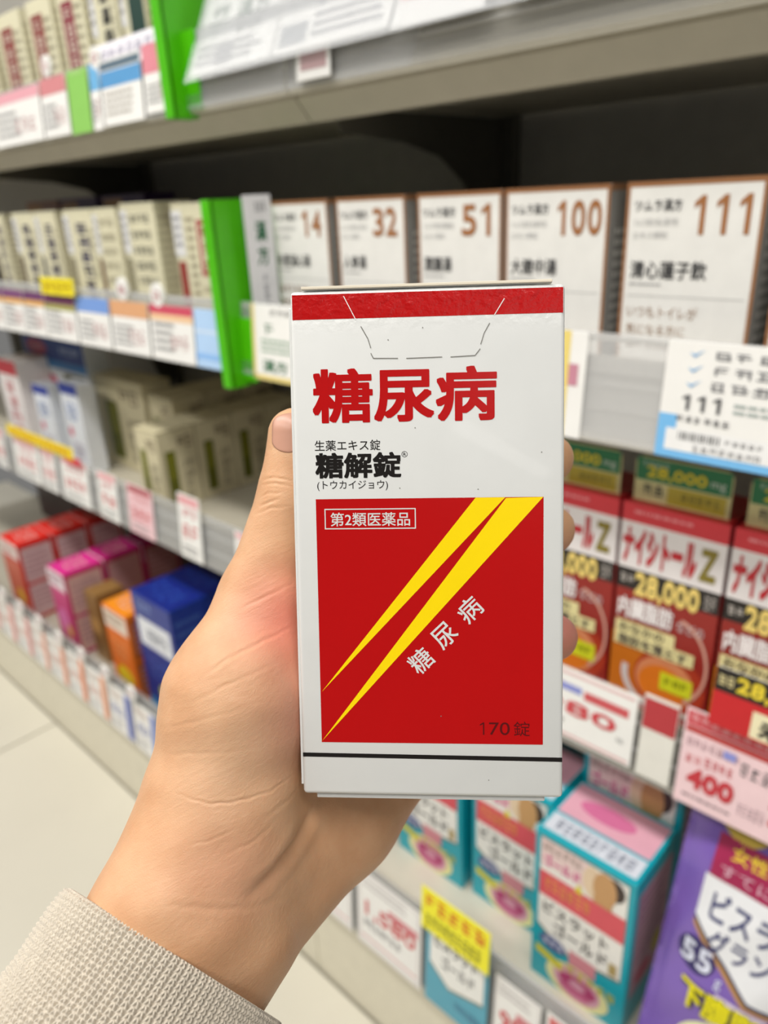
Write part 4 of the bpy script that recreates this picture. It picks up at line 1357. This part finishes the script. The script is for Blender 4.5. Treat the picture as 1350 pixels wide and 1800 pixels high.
def skin_material():
    m = bpy.data.materials.new('skin')
    m.use_nodes = True
    nt = m.node_tree
    b = nt.nodes['Principled BSDF']
    tc = nt.nodes.new('ShaderNodeTexCoord')

    def noise(scale, detail=3, vec=None):
        n = nt.nodes.new('ShaderNodeTexNoise')
        n.inputs['Scale'].default_value = scale
        n.inputs['Detail'].default_value = detail
        nt.links.new(vec if vec is not None else tc.outputs['Object'], n.inputs['Vector'])
        return n.outputs['Fac']

    def mix(fac, a, c2):
        n = nt.nodes.new('ShaderNodeMix')
        n.data_type = 'RGBA'
        if hasattr(fac, 'node'):
            nt.links.new(fac, n.inputs['Factor'])
        else:
            n.inputs['Factor'].default_value = fac
        for sock, v in ((n.inputs[6], a), (n.inputs[7], c2)):
            if hasattr(v, 'node'):
                nt.links.new(v, sock)
            else:
                sock.default_value = lin(v) + (1,)
        return n.outputs[2]

    def blob(p_mm, r):
        """0..1 patch of redder or paler skin round a point of the hand."""
        vm = nt.nodes.new('ShaderNodeVectorMath')
        vm.operation = 'DISTANCE'
        nt.links.new(tc.outputs['Object'], vm.inputs[0])
        vm.inputs[1].default_value = tuple(w3(p_mm) - org)
        mr = nt.nodes.new('ShaderNodeMapRange')
        mr.interpolation_type = 'SMOOTHSTEP'
        mr.inputs['From Min'].default_value = r / 1000
        mr.inputs['From Max'].default_value = 0
        nt.links.new(vm.outputs['Value'], mr.inputs['Value'])
        return mr.outputs['Result']

    def math_(op, a, v):
        n = nt.nodes.new('ShaderNodeMath')
        n.operation = op
        n.use_clamp = True
        nt.links.new(a, n.inputs[0])
        if hasattr(v, 'node'):
            nt.links.new(v, n.inputs[1])
        else:
            n.inputs[1].default_value = v
        return n.outputs[0]

    rp = nt.nodes.new('ShaderNodeMapRange')
    rp.inputs['From Min'].default_value = .35
    rp.inputs['From Max'].default_value = .65
    nt.links.new(noise(70, 4), rp.inputs['Value'])
    col = mix(rp.outputs['Result'], '#d2a580', '#c89872')
    col = mix(math_('MULTIPLY', blob((-26, 30, 208), 24), .75), col, '#d9786a')   # redder web beside the carton
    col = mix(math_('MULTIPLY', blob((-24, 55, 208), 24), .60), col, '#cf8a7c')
    col = mix(math_('MULTIPLY', blob((-42, 93, 195), 22), .35), col, '#cf8a74')   # wrist flush
    col = mix(math_('MULTIPLY', blob((56, 33, 246), 34), .95), col, '#c67a70')     # fingertips
    col = mix(math_('MULTIPLY', blob((-40, 65, 193), 26), .35), col, '#cfae90')
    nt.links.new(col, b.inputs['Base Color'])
    b.inputs['Roughness'].default_value = .48
    b.inputs['Specular IOR Level'].default_value = .35
    b.inputs['Subsurface Weight'].default_value = .18
    b.inputs['Subsurface Radius'].default_value = (1.0, .35, .2)
    b.inputs['Subsurface Scale'].default_value = .004
    # fine skin lines running across the thumb ball
    mp = nt.nodes.new('ShaderNodeMapping')
    mp.vector_type = 'TEXTURE'
    nt.links.new(tc.outputs['Object'], mp.inputs['Vector'])
    d = dirw((.90, -.42, 0))
    mp.inputs['Rotation'].default_value = Vector((1, 0, 0)).rotation_difference(Vector(d)).to_euler()
    mp.inputs['Scale'].default_value = (7, 1, 1)
    bp = nt.nodes.new('ShaderNodeBump')
    bp.inputs['Strength'].default_value = .22
    bp.inputs['Distance'].default_value = .0006
    nt.links.new(noise(900, 3, mp.outputs['Vector']), bp.inputs['Height'])
    bp2 = nt.nodes.new('ShaderNodeBump')
    bp2.inputs['Strength'].default_value = .22
    bp2.inputs['Distance'].default_value = .0004
    nt.links.new(noise(2600, 2), bp2.inputs['Height'])
    nt.links.new(bp.outputs['Normal'], bp2.inputs['Normal'])
    nt.links.new(bp2.outputs['Normal'], b.inputs['Normal'])
    return m


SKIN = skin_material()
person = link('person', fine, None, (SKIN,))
person.location = org
tag(person, "left hand of a person in a beige knitted sleeve, holding the white and red carton", 'person')

# thumb nail: a curved plate lying on the thumb tip
nu, nw = 22, 26
tip = np.array(HJ['T4'])
ntop, nbot = tip + np.array([.1, -5.6, 0]), tip + np.array([-.8, 6.0, 0])
vs, fs, rows = [], [], []
for j in range(nw + 1):
    v = j / nw
    for i in range(nu + 1):
        u = i / nu * 2 - 1
        hw = 5.9 * (1 - .16 * v) * (1 - max(0, (v - .72) / .28) ** 2.2 * .45) * (1 - max(0, (.18 - v) / .18) ** 2 * .25)
        x, y = ntop + (nbot - ntop) * v, None
        px_ = x[0] + u * hw
        py_ = x[1] + (u * u) * (1.6 * (.5 - v))
        vs.append((px_, py_))
vs = np.array(vs)
z = np.full(len(vs), 195.0)
for _ in range(60):
    s = hand_sdf(np.column_stack([vs, z]))
    z += np.clip(s * .8, -2, 2)
inside = z < 222
P = np.column_stack([vs, np.where(inside, z, 222)])
for j in range(nw):
    for i in range(nu):
        q = [j * (nu + 1) + i, j * (nu + 1) + i + 1, (j + 1) * (nu + 1) + i + 1, (j + 1) * (nu + 1) + i]
        if inside[q].all():
            fs.append(q)
me = bpy.data.meshes.new('thumbnail')
edge = np.ones((nw + 1, nu + 1))
edge[0], edge[-1], edge[:, 0], edge[:, -1] = 0, 0, 0, 0
P[:, 2] -= .03 + .11 * np.sqrt(np.clip(edge.ravel(), 0, 1))
me.from_pydata((w3(P) - org).tolist(), [], fs)
me.polygons.foreach_set('use_smooth', [True] * len(fs))
NAIL = mat('thumbnail_pink', '#bf8f7a', .36, 0, .5, .05, 120)
nail = link('thumbnail', me, person, (NAIL,))
so = nail.modifiers.new('thick', 'SOLIDIFY')
so.thickness = .0003
so.offset = 0

# ------------------------------------------------------------------ knitted sleeve
cc_ = np.array([.844, .537, 0])
ee = np.array([-.292, .459, .836])
ee /= np.linalg.norm(ee)
ax_ = np.array([-.52, .726, -.447])
ax_ /= np.linalg.norm(ax_)
C0 = np.array([-57.6, 121.6, 205.0])
RA, RB = 35.0, 30.0
NC, NR, SC, SR = 104, 46, 10, 8
nu, nvv = NC * SC, NR * SR
uu = np.arange(nu) / SC
ang = 2 * math.pi * uu / NC
vv = np.arange(nvv + 1) / SR
Ug, Vg = np.meshgrid(uu, vv, indexing='ij')
a = Ug % 1 - .5
bfr = (Vg + .06 * np.sin(Ug * 1.7)) % 1
hgt = np.zeros_like(a)
for sgn in (-1, 1):
    for k in (-1, 0, 1):
        t = bfr - k
        cen = sgn * (.06 + .26 * np.clip(t, -.2, 1.2))
        along = np.clip(1 - np.abs(t - .5) / .78, 0, 1) ** .5
        hgt = np.maximum(hgt, np.sqrt(np.clip(1 - ((a - cen) / .195) ** 2, 0, 1)) * along)
row_len = 1.42
dist = Vg * row_len
lipr = 2.1
roll = np.where(dist < lipr * 1.57, lipr * (1 - np.sin(np.clip(dist / lipr, 0, 1.57))), 0)
axial = np.where(dist < lipr * 1.57, lipr * (1 - np.cos(np.clip(dist / lipr, 0, 1.57))), dist - lipr * .57)
wob = .5 * np.sin(3 * ang + .6)[:, None] + .35 * np.sin(5 * ang)[:, None] * (dist / 60)
flare = .012 * dist
rad = 1.0
out = (hgt - .5) * 1.45 - roll * 1.0 + wob + flare + 0.5 * np.sin(dist * .21 + 2 * ang[:, None])
P = (C0 + (np.cos(ang)[:, None] * (RA + out))[..., None] * cc_ + (np.sin(ang)[:, None] * (RB + out))[..., None] * ee
     + axial[..., None] * ax_)
vs = P.reshape(-1, 3)
ii, jj = np.meshgrid(np.arange(nu), np.arange(nvv), indexing='ij')
i2 = (ii + 1) % nu
fs = np.stack([ii * (nvv + 1) + jj, i2 * (nvv + 1) + jj, i2 * (nvv + 1) + jj + 1, ii * (nvv + 1) + jj + 1], -1).reshape(-1, 4)
# plain inner face of the cuff
inner = []
ni = 104
for k, (dr, dz) in enumerate(((-1.5, .1), (-2.4, 1.2), (-2.8, 6), (-2.8, 30), (-2.8, 62))):
    t = 2 * math.pi * np.arange(ni) / ni
    inner.append(C0 + (np.cos(t) * (RA + dr))[:, None] * cc_ + (np.sin(t) * (RB + dr))[:, None] * ee + dz * ax_)
inner = np.array(inner).reshape(-1, 3)
o0 = len(vs)
f2 = [[o0 + k * ni + i, o0 + (k + 1) * ni + i, o0 + (k + 1) * ni + (i + 1) % ni, o0 + k * ni + (i + 1) % ni] for k in range(4) for i in range(ni)]
me = bpy.data.meshes.new('sleeve')
me.from_pydata((w3(np.vstack([vs, inner])) - org).tolist(), [], fs.tolist() + f2)
me.polygons.foreach_set('use_smooth', [True] * len(me.polygons))
KNIT = mat('beige_knit', '#cac0b0', .95, 0, .1, .06, 300, .4, 1800)
KNIT.node_tree.nodes['Principled BSDF'].inputs['Sheen Weight'].default_value = .3
sleeve = link('sleeve', me, person, (KNIT,))
